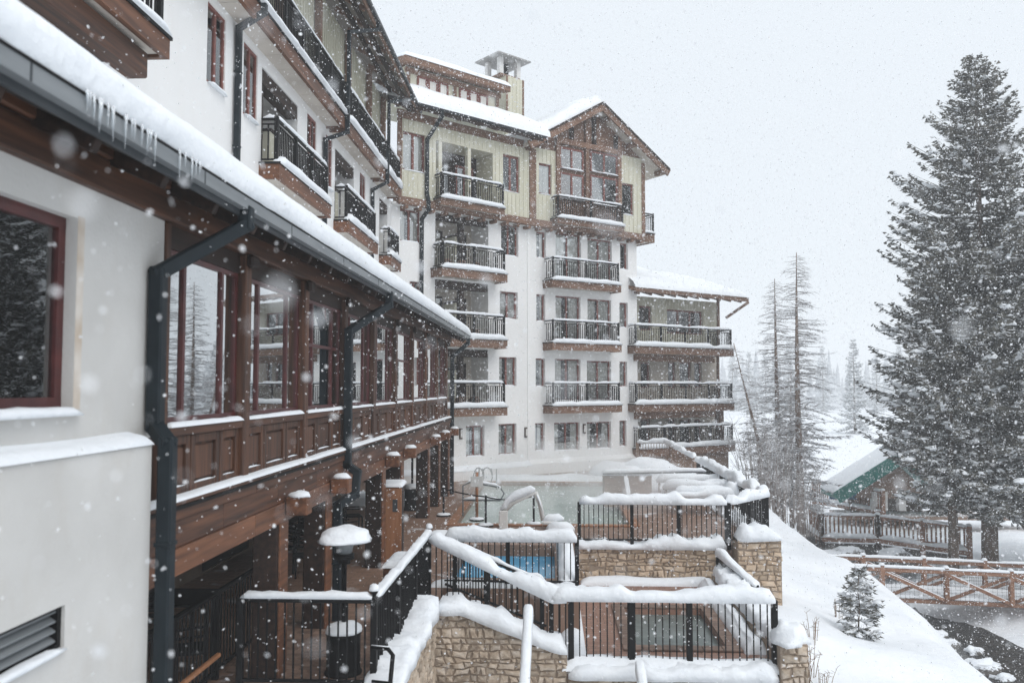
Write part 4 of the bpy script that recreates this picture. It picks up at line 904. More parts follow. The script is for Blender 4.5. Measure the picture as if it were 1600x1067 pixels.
# ------------------------------------------------------------------ railings
RT = 1.25
railing('railing', 'black railing with thin tapering snow, standing before the patio heater', [(-4.45, 11.95, DK), (-2.52, 11.95, DK)], RT, (0, 1), .125, (.12, .09), (1,), seed=3)
railing('railing', 'black railing with a snowy rail running from the patio heater to the wading pool', [(-2.52, 12.05, DK), (-2.50, 17.2, DK)], RT, (.33, .66, 1), .125, (.15, .10), (1,), seed=4)
railing('railing', 'thickly snow capped railing between stair head and wading pool', [(-2.30, 18.15, DK), (.56, 18.15, DK)], .98, (.48, 1), .13, (.26, .22), seed=5)
railing('stair_railing', 'stair railing under deep snow sloping down from the deck to the hot tub terrace', [(-2.40, 16.75, DK), (.05, 16.1, -5.3), (.30, 16.1, -5.3)], 1.22, (.43, .90), .125, (.30, .24), seed=6)
railing('stair_railing', 'far stair railing sloping down below the wading pool', [(-2.25, 17.85, DK), (-.10, 17.85, -5.15)], 1.0, (.1, .96), .125, (.12, .10), seed=7)
railing('railing', 'black railing with a long roll of snow in front of the hot tub', [(.02, 16.05, -5.32), (.38, 16.05, -5.32), (4.18, 16.05, -5.32)], 1.30, (.086, .36, .62, 1), .127, (.34, .25), seed=8, pw=.11)
railing('railing', 'snow capped railing on the rubble wall behind the hot tub', [(.78, 23.15, DK), (4.78, 23.15, DK)], 1.1, (0, .36, .68, 1), .13, (.36, .27), seed=9)
railing('railing', 'short dark railing on the outer terrace corner', [(4.85, 23.15, DK), (6.35, 25.0, DK)], 1.1, (0, .5, 1), .10, (.3, .24), seed=10)
railing('railing', 'snowy railing along the creek side of the pool deck', [(6.45, 25.6, DK), (6.60, 38.0, DK)], .98, (0, .25, .5, .75, 1), .13, (.34, .28), seed=11)
a = atY(996, 692, 44.0); c = atY(1040, 692, 43.6); d = atY(1086, 716, 39.6)
railing('stair_railing', 'weathered stair railing coming down from the east wing terrace', [(a.x, a.y, a.z - 1.1), (c.x, c.y, c.z - 1.1), (d.x, d.y, d.z - 1.1)], 1.1, (0, .4, 1), .14, (.24, .2), seed=12, mat='timber_weathered', pw=.16)
a2 = MB(); P = [Vector((a.x, a.y + .25, DK)), Vector((c.x, c.y + .25, DK)), Vector((d.x, d.y + .25, DK))]; tp = [a.z - 1.05, c.z - 1.05, d.z - 1.0]
b = MB()
for i in range(2):
    q = [P[i], P[i + 1], P[i + 1] + Vector((.6, 1.0, 0)), P[i] + Vector((.6, 1.0, 0))]; zz = [tp[i], tp[i + 1], tp[i + 1], tp[i]]
    b.hex([Vector((p.x, p.y, DK)) for p in q] + [Vector((p.x, p.y, z)) for p, z in zip(q, zz)])
tag(b.build('stair_block', 'timber_weathered'), 'weathered timber stair block below the east wing terrace', 'stairs')
railing('railing', 'black railing of the dark stairwell beside the plaster wall', [(-4.95, 9.2, DK), (-4.95, 14.2, DK)], RT, (0, .33, .62, 1), .12, None, seed=14)
tag(MB().bar((-4.62, 9.3, -3.72), (-4.62, 11.6, -3.72), .06, .06, .01).bar((-4.62, 9.4, -5.2), (-4.62, 9.4, -3.75), .05, .05).bar((-4.62, 11.4, -5.2), (-4.62, 11.4, -3.75), .05, .05).build('handrail', 'copper_wood'), 'brown timber handrail in the dark stairwell', 'handrail')
hr = MB().tube([(-2.5, 11.7, -3.62), (-2.26, 11.65, -3.62), (-2.16, 11.5, -3.66), (-1.95, 9.7, -4.55)], .03, 8)
hr.tube([(-2.5, 11.75, -4.1), (-2.24, 11.7, -4.1), (-2.16, 11.5, -3.68)], .022, 8)
hr = tag(hr.build('handrail', 'metal_black'), 'bent black steel pipe handrail fixed to the railing post', 'handrail')
MB().snowbar([(-2.5, 11.7, -3.59), (-2.2, 11.62, -3.59)], .05, .025, 2).build('snow_cap', 'snow', hr)
# snow loaded handrails of the lower steps
def low_rail(p, q, label, sd):
    p, q = Vector(p), Vector(q); root = empty('handrail', label, 'handrail', p)
    d = q - p; MB().tube([(0, 0, 0), d], .03, 8).build('top_rail', 'metal_black', root); MB().tube([(0, 0, -.45), d + Vector((0, 0, -.45))], .02, 8).build('middle_rail', 'metal_black', root)
    for f in (.02, .5, .98): MB().tube([d * f, d * f + Vector((0, 0, -1.1))], .03, 8).build('post', 'metal_black', root)
    MB().snowbar([Vector((0, 0, .02)), d + Vector((0, 0, .02))], .17, .17, sd, n=8).build('snow_cap', 'snow', root)
    MB().snowbar([Vector((0, 0, -.43)), d + Vector((0, 0, -.43))], .12, .12, sd + 2, n=8).build('snow_roll', 'snow', root)
p0 = atY(826, 952, 15.2); low_rail(p0, (p0.x - .03, 11.6, p0.z - 1.35), 'snow loaded handrail of the lower steps in front of the stair wall', 3)
p0 = atY(998, 1036, 15.5); low_rail(p0, (p0.x + .05, 12.5, p0.z - 1.3), 'snow loaded handrail below the hot tub terrace wall', 4)

a, c = atY(1120, 862, 22.4), atY(1184, 914, 20.6)
railing('stair_railing', 'short steep stair railing at the outer terrace corner', [(a.x, a.y, a.z - 1.1), (c.x, c.y, c.z - 1.1)], 1.06, (.02, .98), .06, (.2, .17), seed=15)
# ------------------------------------------------------------------ things on the decks
def heater(x, y, label, s=1.0):
    root = empty('patio_heater', label, 'patio heater', (x, y, DK), 0, 'patio heaters')
    MB().lathe([(.30, 0), (.31, .04), (.29, .07), (.275, .1), (.275, .70), (.29, .72), (.29, .75), (.05, .76)], n=20).build('gas_housing', 'metal_black', root)
    MB().blob((0, 0, .755), .30, .30, .17, x, 16, 6, .15).build('snow_cap', 'snow', root)
    MB().lathe([(.04, .74), (.04, 1.95), (.10, 1.97), (.10, 2.02), (.16, 2.06), (.17, 2.14), (.12, 2.15)], n=14).build('pole', 'metal_black', root)
    e = MB().lathe([(.12, 2.152), (.15, 2.30), (.15, 2.32)], n=14).build('burner', 'gutter_grey', root); MB().lathe([(.02, 2.322), (.02, 2.40)], n=8).build('stem', 'metal_black', e)
    hd = MB().lathe([(.44, 2.37), (.445, 2.385), (.25, 2.45), (.02, 2.47)], n=28).build('reflector', 'gutter_grey', root)
    MB().blob((0, 0, 2.385), .455, .455, .25, 2.2, 26, 9, .22).build('snow_cap', 'snow', hd)
    return root
heater(-3.12, 12.62, 'patio heater with a domed cap of snow beside the black railing').scale = (.92, .92, .83)
heater(-4.85, 29.2, 'far patio heater standing among the gallery columns')
k = empty('kiosk', 'tall timber kiosk cabinet with a snowy sloping top between gallery columns', 'cabinet', (-3.86, 20.4, DK))
MB().cbox(-.32, .18, 0, .55, 0, 1.85, .02).build('body', 'timber_dark', k); MB().cbox(-.30, .22, -.03, -.002, .02, 1.83, .01).build('front_panel', 'copper_wood', k)
MB().cbox(-.0, .12, -.045, -.032, 1.25, 1.55, .005).build('notice_box', 'gutter_dark', k)
MB().snowslab((-.34, -.06, 1.85), (.24, -.06, 1.85), (.24, .6, 1.9), (-.34, .6, 1.9), .08, 6, 6, 3, .1, .3).build('snow_cap', 'snow', k)
bn = empty('storage_bench', 'low timber bench box under smooth snow at the railing end', 'bench', (-3.45, 17.2, DK))
MB().cbox(0, .72, 0, 1.3, 0, .58, .02).build('box', 'timber', bn); MB().snowslab((-.03, -.03, .58), (.75, -.03, .58), (.75, 1.33, .58), (-.03, 1.33, .58), .13, 6, 8, 6, .2, .2).build('snow_cap', 'snow', bn)
def chair(x, y, rz, label):
    root = empty('patio_chair', label, 'chair', (x, y, DK), rz, 'dark patio chairs under the gallery')
    for sx in (-.24, .24):
        for sy in (-.24, .24): MB().bar((sx, sy, 0), (sx, sy, .46 if sy < 0 else 1.0), .04, .04, .005, (0, 1, 0)).build('leg', 'metal_black', root)
        MB().bar((sx, -.25, .68), (sx, .23, .70), .05, .03, .005).build('armrest', 'metal_black', root)
    MB().cbox(-.26, .26, -.25, .25, .44, .49, .01).build('seat', 'metal_black', root)
    for i in range(5): z = .58 + i * .095; MB().cbox(-.22, .22, .225, .25, z, z + .06, .005).build('back_slat', 'metal_black', root)
for i, (x, y, rz) in enumerate(((-5.6, 19.0, .4), (-6.4, 19.8, -.8), (-5.5, 22.4, 2.4), (-6.5, 22.6, 1.2), (-5.3, 12.2, -1.2), (-6.2, 12.8, .6), (-5.9, 24.8, 2.0))): chair(x, y, rz, 'black slatted patio chair ' + ('turned from the kiosk', 'pulled out at the table by the kiosk', 'behind the timber kiosk', 'at the far side of the table by the kiosk', 'beside the stairwell railing', 'at the table by the stairwell', 'standing apart beyond the kiosk')[i])
def table(x, y, label):
    root = empty('patio_table', label, 'table', (x, y, DK), 0, 'dark patio tables under the gallery')
    MB().cbox(-.55, .55, -.55, .55, .72, .77, .01).build('tabletop', 'metal_black', root)
    for sx in (-.45, .45):
        for sy in (-.45, .45): MB().box(sx - .025, sx + .025, sy - .025, sy + .025, 0, .72).build('leg', 'metal_black', root)
table(-6.1, 20.9, 'black square patio table by the timber kiosk'); table(-6.3, 14.0, 'black square patio table by the stairwell railing')
# rope stanchions and the sign
def stanchion(x, y, label, sign=False):
    root = empty('rope_post' if not sign else 'sign_post', label, 'post' if not sign else 'sign', (x, y, DK), 0, None if sign else 'rope posts beside the pool')
    q = MB().lathe([(.24, 0), (.24, .03), (.18, .05), (.05, .07)], n=16).build('base', 'metal_black', root); MB().blob((0, 0, .05), .24, .24, .06, x, 14, 4).build('snow_cap', 'snow', q)
    h = .95 if not sign else 1.55
    MB().tube([(0, 0, .05), (0, 0, h)], .035 if not sign else .05, 10).build('pole', 'metal_black' if not sign else 'copper_wood', root); MB().blob((0, 0, h), .05, .05, .06, y, 8, 4).build('snow_cap', 'snow', root)
    if sign: MB().cbox(-.2, .2, -.07, -.052, 1.08, 1.42, .005).build('sign_board', 'paper_sign', root)
    return (x, y)
S_ = [atZ(693, 806, DK), atZ(759, 822, DK), atZ(834, 820, DK)]
stanchion(S_[0].x, S_[0].y, 'black rope post next to the gallery columns'); stanchion(S_[1].x, S_[1].y, 'black rope post by the pale notice sign'); stanchion(S_[2].x, S_[2].y, 'black rope post beside the snow covered pool lift')
p = atZ(745, 813, DK); stanchion(p.x, p.y, 'brown post carrying a pale notice board beside the pool', True)
for k_ in range(2):
    a, c = S_[k_], S_[k_ + 1]; pts = [Vector((a.x + (c.x - a.x) * i / 10, a.y + (c.y - a.y) * i / 10, DK + .90 - .10 * (1 - (2 * i / 10 - 1) ** 2) * (1 if k_ == 1 else .3))) for i in range(11)]
    tag(MB().tube(pts, .022, 6).build('barrier_rope', 'metal_black'), ('black barrier rope from gallery columns to the middle rope post', 'black barrier rope from the middle rope post to the pool lift')[k_], 'rope')
# pool handrail, lift, ladder hoses
o = atZ(717, 815, DK); hp = empty('pool_handrail', 'looped steel pool handrail with snow lying on it', 'handrail', (o.x, o.y + 1.2, DK))
lp = [(0, 0, 0), (0, 0, 1.0), (.25, .0, 1.12), (1.25, 0, .95), (1.38, 0, .75), (1.25, 0, .52), (.0, 0, .52)]
MB().tube(lp, .028, 8).build('loop', 'gutter_grey', hp); MB().snowbar([(.05, 0, 1.07), (.25, 0, 1.14), (1.25, 0, .97)], .10, .09, 2).snowbar([(0, 0, .55), (1.25, 0, .55)], .1, .09, 4).build('snow_cap', 'snow', hp)
o = atZ(786, 826, DK); pl = empty('pool_lift', 'pool lift chair arm buried under a sloping roll of snow', 'pool lift', (o.x, o.y, DK))
MB().cbox(-.12, .14, -.1, .2, 0, .55, .02).build('pedestal', 'white_paint', pl); MB().tube([(0, .05, .5), (.3, .05, .8), (.98, .05, 1.12)], .08, 10).build('arm', 'white_paint', pl)
MB().tube([(.98, .05, 1.10), (1.12, .05, .75), (1.22, .05, .25)], .07, 10).build('hanger', 'white_paint', pl); MB().cbox(1.2, 1.65, -.15, .3, .16, .25, .02).build('seat', 'white_paint', pl)
MB().snowbar([(-.1, .05, .55), (.25, .05, .85), (.98, .05, 1.18)], .26, .2, 5).build('snow_cap', 'snow', pl); MB().snowbar([(1.0, .05, 1.05), (1.2, .05, .55)], .22, .14, 8).snowbar([(1.2, .1, .26), (1.85, .1, .3)], .34, .18, 6).blob((1.75, -.3, 0), .45, .3, .28, 3, 12, 5).build('snow_lump', 'snow', pl)
o = atZ(748, 764, DK); hs_ = MB()
for i in range(2): hs_.tube([Vector((.35 * i + .22 * math.cos(t * .5), .1 * i, .45 + .42 * math.sin(t * .5) + .01 * t)) for t in range(0, 15)], .025, 6)
hs_.tube([(.0, 0, 0), (.02, 0, .9)], .03, 6).tube([(.75, 0, 0), (.75, 0, .85)], .03, 6)
tag(hs_.build('pool_ladder', 'gutter_grey', None, (o.x, o.y, DK)), 'bent grey ladder rails at the far pool corner', 'ladder')
# snowed-in loungers, box and boulders beyond the pool
def lounger(px, py, L, lab, z=DK, dy=0):
    o = atZ(px, py, z); root = empty('sun_lounger', lab, 'lounger', (o.x, o.y, z), R(-4), 'loungers buried in snow beside the pool')
    for sx in (.1, L - .15):
        for sy in (.08, .6): MB().box(sx, sx + .06, sy, sy + .06, 0, .55).build('leg', 'timber_weathered', root)
    for i in range(7): MB().cbox(i * L / 7 + .01, (i + 1) * L / 7 - .01, 0, .72, .55, .6, .008).build('slat', 'timber_weathered', root)
    MB().snowbar([(0, .15, .6), (L, .15, .6)], .40, .3, px, n=9).build('snow_roll', 'snow', root); MB().snowbar([(.05, .58, .6), (L, .58, .6)], .38, .3, px + 5, n=9).build('snow_roll', 'snow', root)
    MB().blob((L - .1, .35, .62), .25, .35, .48, px, 10, 5).build('pillow_snow', 'snow', root)
lounger(1026, 776, 2.7, 'snow buried lounger with twin rolls of snow, beyond the others'); lounger(1036, 789, 2.7, 'snow buried lounger in the middle of three'); lounger(1052, 803, 2.1, 'snow buried lounger closest to the snow capped railing')
o = atZ(944, 792, DK); bx_ = empty('service_box', 'brown box counter with a snowy pole frame at the pool corner', 'counter', (o.x, o.y, DK))
MB().cbox(0, 1.7, 0, .9, 0, 1.12, .02).build('body', 'timber_weathered', bx_); MB().snowslab((-.05, -.05, 1.12), (1.75, -.05, 1.12), (1.75, .95, 1.12), (-.05, .95, 1.12), .16, 9, 6, 2, .2, .3).build('snow_cap', 'snow', bx_)
MB().tube([(.75, -.15, 1.15), (.85, -.5, .35), (.9, -.6, 0)], .03, 8).tube([(-.05, -.15, 1.2), (3.6, -.15, 1.28)], .03, 8).build('pole_frame', 'gutter_grey', bx_); MB().snowbar([(.75, -.15, 1.15), (.85, -.5, .38)], .16, .1, 3).snowbar([(-.1, -.15, 1.22), (3.6, -.15, 1.31)], .16, .12, 5).build('snow_roll', 'snow', bx_)
o = atZ(972, 786, DK); ds = MB().blob((0, 0, 0), .42, .3, .95, 4, 14, 7, .4).tube([(-.5, -.1, .1), (-.35, -.1, .5), (0, -.1, .7)], .05, 8)
tag(ds.build('snowy_statue', 'white_paint', None, (o.x, o.y - .5, DK)), 'frosted white ornament standing before the brown box counter', 'ornament')
BO = [(968, 722, 1.5, .85), (1012, 716, 1.25, 1.0), (1040, 728, 1.3, .75), (992, 734, 1.0, .7)]
BL = ('broad snow mound on a boulder next to the gabled section corner', 'highest snow mound on the boulders below the stair railing', 'smooth snow mound at the stair end of the boulders', 'small snow mound in front of the boulders')
for (px, py, r_, h_), lb in zip(BO, BL):
    o = atY(px, py, 39.5); root = empty('boulder', lb, 'boulder', (o.x, o.y, DK), 0, 'snow covered boulders above the pool'); zt_ = o.z - DK
    MB().blob((0, 0, 0), r_ * .85, r_ * .7, zt_ - .2, px, 10, 5, .4).build('rock', 'stone_far', root)
    MB().blob((0, 0, zt_ - .55), r_, r_ * .85, .62, px + 1, 14, 6, .3).build('snow_cap', 'snow', root)

# ------------------------------------------------------------------ terrain and creek
CR = [(8, 9.4, -7.0), (19, 9.8, -6.8), (23, 10.3, -6.8), (28, 11.0, -6.9), (33, 10.9, -6.5), (36, 10.5, -6.3), (40, 10.0, -5.4), (46, 11, -7.2), (60, 12, -9.0), (400, 12, -9.2)]
def crest(y):
    if y <= CR[0][0]: return CR[0][1:]
    for a, c in zip(CR, CR[1:]):
        if y <= c[0]: t = (y - a[0]) / (c[0] - a[0]); return a[1] + (c[1] - a[1]) * t, a[2] + (c[2] - a[2]) * t
    return CR[-1][1:]
def creek_x(y): return 14.55 + .8 * math.sin(y * .42 + 1.2) + .5 * noise.noise(Vector((y * .5, 3, 0))) + 1.0 * math.exp(-((y - 34) / 5) ** 2) + max(0, 24 - y) * .06
def ground(x, y):
    if y < -20 or y > 120 or x < -30: base = -9.2
    cx_, cz_ = crest(y); kx = creek_x(y); hw = 1.6 + .8 * noise.noise(Vector((y * .37, 8, 0)))
    inner = -6.1 if y < 20 else (-5.7 if y < 26 else -5.3)
    if y > 44: inner = max(-9.0, -5.3 - (y - 44) * .5)
    if x < 5: z = inner - .3 - min(3, max(0, 5 - x) * .3)
    elif x < cx_: t = (x - 5) / (cx_ - 5); t = t * t * (3 - 2 * t); z = inner + (cz_ - inner) * t
    elif x < kx - hw: t = (x - cx_) / (kx - hw - cx_); z = cz_ + (-9.45 - cz_) * (t ** 1.3)
    elif x < kx + hw: z = -9.45 - .5 * (1 - ((x - kx) / hw) ** 2)
    elif x < kx + hw + 3: t = (x - kx - hw) / 3; z = -9.45 + .85 * (t * t * (3 - 2 * t))
    else: z = -8.6 - min(.5, (x - kx - 4) * .02) + (max(0, x - 30) * .12 if y > 45 else 0) * 0
    if x > 5: z += .22 * noise.noise(Vector((x * .45, y * .45, 1))) + .03 * noise.noise(Vector((x * 3.1, y * 3.1, 7))) + .05 * noise.noise(Vector((x * 1.6, y * 1.6, 4)))
    if x > 15: z += .30 * noise.noise(Vector((x * .35, y * .35, 21))) * min(1, (x - 15) / 3)
    return z
xs = [-420, -200, -90, -40, -15, -4, 0, 3] + [4 + i * .45 for i in range(60)] + [32, 35, 39, 44, 50, 58, 68, 80, 100, 140, 200, 300, 420]
ys = [-30, -10, 0, 4, 8] + [9 + i * .5 for i in range(90)] + [55, 57, 60, 64, 69, 75, 82, 90, 100, 115, 130, 160, 200, 260, 330, 420]
b = MB(); nx = len(xs)
b.add([(x, y, ground(x, y)) for y in ys for x in xs], [[j * nx + i, j * nx + i + 1, (j + 1) * nx + i + 1, (j + 1) * nx + i] for j in range(len(ys) - 1) for i in range(nx - 1)], True)
tag(b.build('ground', 'snow_ground'), 'snow covered ground falling to the creek', 'ground', kind='structure')
b = MB(); yy = [6 + i for i in range(52)]
b.add([(creek_x(y) + k * 2.1, y, -9.58) for y in yy for k in (-1, 1)], [[2 * i, 2 * i + 1, 2 * i + 3, 2 * i + 2] for i in range(len(yy) - 1)], True)
tag(b.build('creek_water', 'water_dark'), 'dark water of the narrow creek', 'creek', kind='structure')
LR = ('snow capped rock in the creek below the footbridge', 'rock with a round snow cap at the creek bend', 'flat rock with snow in midstream', 'small dark rock on the far creek bank', 'broad snow capped rock on the near creek bank', 'pair rock with snow by the downstream bank', 'rock under snow on the near bank beside the young fir', 'last low rock where the creek leaves the bend', 'half buried rock right under the footbridge braces')
for i, (px, py, s) in enumerate(((1415, 955, .55), (1478, 1003, .5), (1522, 1012, .38), (1523, 966, .28), (1535, 1040, .6), (1462, 985, .42), (1428, 985, .4), (1570, 1052, .35), (1400, 935, .45))):
    o = atZ(px, py, -9.4); root = empty('creek_rock', LR[i], 'rock', (o.x, o.y, -9.75), 0, 'rocks along the creek')
    MB().blob((0, 0, 0), s * 1.1, s * .9, s * .75, i, 9, 4, .9).build('stone', 'rock', root)
    if i != 3: MB().blob((.06 * s, .12 * s, s * .5), s * .82, s * .66, s * .42, i + 3, 11, 5, .7).build('snow_cap', 'snow', root)

# ------------------------------------------------------------------ footbridge
BY = 34.2; bx0 = atY(1262, 880, BY).x; bx1 = bx0 + 10.8; zt0_ = atY(1300, 884, BY).z; zt1_ = atY(1580, 902, BY).z
def bz(x): return zt0_ + (zt1_ - zt0_) * (x - bx0) / (bx1 - bx0)
br = empty('footbridge', 'timber footbridge with crossed braces and snow on its rails', 'bridge', (bx0, BY, bz(bx0) - 1.2))
o = Vector((bx0, BY, bz(bx0) - 1.2))
n = 4; seg = (bx1 - bx0 - .8) / n
b = MB().bar(Vector((0, 1.0, 0)), Vector((bx1 - bx0, 1.0, bz(bx1) - bz(bx0))), 1.9, .16); b.build('deck', 'bridge_wood', br)
MB().snowslab((0, .1, .1), (bx1 - bx0, .1, bz(bx1) - bz(bx0) + .1), (bx1 - bx0, 1.9, bz(bx1) - bz(bx0) + .1), (0, 1.9, .1), .18, 30, 6, 3, .2, .3).build('deck_snow', 'snow', br)
for side, yo in enumerate((0, 2.0)):
    f = lambda x, h: Vector((x, yo, bz(bx0 + x) - bz(bx0) + h))
    MB().bar(f(0, 1.2), f(bx1 - bx0, 1.2), .14, .16, .02).build('top_rail', 'bridge_wood', br)
    MB().snowbar([f(0, 1.28), f(bx1 - bx0, 1.28)], .18, .1, side + 3, n=6).build('snow_cap', 'snow', br)
    for i in range(n + 1):
        x = .4 + i * seg; p = MB().bar(f(x, 0), f(x, 1.36), .18, .18, .02, (0, 1, 0)).build('post', 'bridge_wood', br); MB().blob(f(x, 1.36), .12, .12, .1, i, 8, 4).build('snow_cap', 'snow', p)
        if i < n:
            MB().bar(f(x, 1.1), f(x + seg, .05), .08, .13, .01).build('brace', 'bridge_wood', br); MB().bar(f(x, .05) + Vector((0, .09, 0)), f(x + seg, 1.1) + Vector((0, .09, 0)), .08, .13, .01).build('brace', 'bridge_wood', br)
            MB().snowbar([f(x, 1.17), f(x + seg, .12)], .06, .035, i, n=4).build('brace_snow', 'snow', br)
            w_ = MB()                                 # wire mesh infill
            for q in range(14): xx = x + seg * q / 14; w_.bar(f(xx, .1), f(xx, 1.12), .006, .006, 0, (0, 1, 0))
            for q in range(8): w_.bar(f(x, .12 + q * .13), f(x + seg, .12 + q * .13), .006, .006)
            tag(w_.build('wire_mesh', 'metal_black', br), kind='stuff')

# ------------------------------------------------------------------ pavilion with the green roof edge
HY = 52.0; h0 = atY(1308, 772, HY); h1 = atY(1402, 712, HY); gz0 = -9.0
pv_ = empty('pavilion', 'pavilion with a snowy roof edged in green and white columns beyond the creek', 'building', (h0.x, HY, gz0))
zz0, zz1, xl = h0.z - gz0, h1.z - gz0, h1.x - h0.x
P = [Vector(p) for p in ((0, 0, zz0), (xl, 0, zz1), (xl, 3, zz1), (0, 3, zz0))]
rr = MB().hex([p - Vector((0, 0, .3)) for p in P] + P).build('roof', 'green_paint', pv_)
MB().bar((-.05, -.08, zz0 - .22), (xl, -.08, zz1 - .22), .1, .75).build('fascia', 'green_paint', rr)
MB().snowslab((-.1, .0, zz0), (xl, .0, zz1), (xl, 3, zz1), (-.1, 3, zz0), .25, 12, 10, 5, .5, .25, (1, 0, 1, 0)).build('roof_snow', 'snow', rr)
P = [Vector(p) for p in ((xl, 0, zz1), (2 * xl, 0, zz0), (2 * xl, 3, zz0), (xl, 3, zz1))]
rr = MB().hex([p - Vector((0, 0, .3)) for p in P] + P).build('roof', 'green_paint', pv_)
MB().snowslab((xl, -.15, zz1), (2 * xl + .1, -.15, zz0), (2 * xl + .1, 3, zz0), (xl, 3, zz1), .4, 12, 10, 6, .5, .25, (0, 1, 1, 0)).build('roof_snow', 'snow', rr)
MB().add([(1.2, .6, zz0 - .3), (2 * xl - 1.2, .6, zz0 - .3), (xl, .6, zz1 - .35)], [(0, 1, 2)]).build('gable_infill', 'timber_weathered', pv_)
for x in (2.5, 3.0, 4.1, 6.4, 7.8): MB().cbox(x - .22, x + .22, .5, .9, 1.4, zz0 + .1, .02).build('column', 'white_paint', pv_)
MB().box(1.6, 2 * xl - 1.2, 2.4, 2.9, 0, zz0 - .3).build('wall', 'room_tan', pv_); MB().box(.2, 1.9, 2.0, 2.1, 1.9, 2.5).build('tarpaulin', 'tarp_blue', pv_)
MB().box(.5, 12, .3, 3, .9, 1.1).build('porch_floor', 'timber_weathered', pv_)
def wood_rail(name, lab, pts, h=1.15, gap=.2, base=True):
    pts = [Vector(p) for p in pts]; o = pts[0].copy(); root = empty(name, lab, 'railing', o, 0, 'timber railings by the pavilion')
    for i, (a, c) in enumerate(zip(pts, pts[1:])):
        a, c = a - o, c - o; L = (c - a).length; k = Vector((0, 0, 1))
        MB().bar(a + k * h, c + k * h, .14, .09, .01).build('top_rail', 'bridge_wood', root); MB().bar(a + k * .2, c + k * .2, .10, .09, .01).build('bottom_rail', 'bridge_wood', root)
        if base: MB().bar(a - k * .06, c - k * .06, .3, .22, .01).build('edge_beam', 'bridge_wood', root); MB().snowbar([a + k * .06, c + k * .06], .3, .22, i, n=6, step=.3).build('edge_snow', 'snow', root)
        MB().snowbar([a + k * (h + .04), c + k * (h + .04)], .2, .14, i + 4, n=6, step=.3).build('snow_cap', 'snow', root)
        m = max(1, round(L / 2.6)); me = MB().box(-.035, .035, -.035, .035, .24, h - .045).mesh('baluster', 'bridge_wood')
        for q in range(m + 1):
            p = a.lerp(c, q / m); s = MB().cbox(p.x - .11, p.x + .11, p.y - .11, p.y + .11, p.z - .5, p.z + h + .12, .02).build('post', 'bridge_wood', root); MB().blob((p.x, p.y, p.z + h + .12), .15, .15, .12, q, 8, 4).build('snow_cap', 'snow', s)
        nb = int(L / gap)
        for q in range(1, nb): link('baluster', me, root, a.lerp(c, q / nb))
a = atY(1268, 826, 52); c = atY(1284, 840, 45); d = atY(1372, 842, 44.5); e = atY(1515, 862, 42.5)
wood_rail('deck_railing', 'long timber railing of the deck before the pavilion, snow on top', [(q.x, q.y, q.z) for q in (a, c, d, e)])
a = atY(1272, 782, 58); c = atY(1380, 800, 52)
wood_rail('deck_railing', 'shorter timber railing behind the deck, below the green roof edge', [(q.x, q.y, q.z) for q in (a, c)], 1.2)
a = atY(1290, 842, 45.2); d = atY(1372, 844, 44.7); e = atY(1515, 864, 42.7)
b = MB()
for p, q in ((a, d), (d, e)): b.hex([Vector((p.x, p.y, -9.6)), Vector((q.x, q.y, -9.6)), Vector((q.x + .5, q.y + 6, -9.6)), Vector((p.x + .5, p.y + 6, -9.6)), Vector((p.x, p.y, p.z - .2)), Vector((q.x, q.y, q.z - .2)), Vector((q.x + .5, q.y + 6, q.z - .2)), Vector((p.x + .5, p.y + 6, p.z - .2))])
tag(b.build('rock_embankment', 'rock'), 'dark rock base under the timber deck by the pavilion', 'stone wall')
for i, (px, py, s) in enumerate(((1290, 868, .9), (1325, 866, 1.0), (1400, 868, 1.0))):
    o = atY(px, py + 8, 42); root = empty('bank_rock', ('rock bank under the deck corner post', 'dark rock beside the snow chute under the deck', 'dark rock bank under the deck by the spruce')[i], 'rock', (o.x, o.y, o.z - .4), 0, 'rocks below the deck')
    MB().blob((0, 0, 0), s, .7 * s, .9 * s, i, 10, 5, .5).build('stone', 'rock', root); MB().blob((0, .2, .45 * s), s * .8, .6 * s, .55 * s, i, 10, 5, .4).build('snow_cap', 'snow', root)

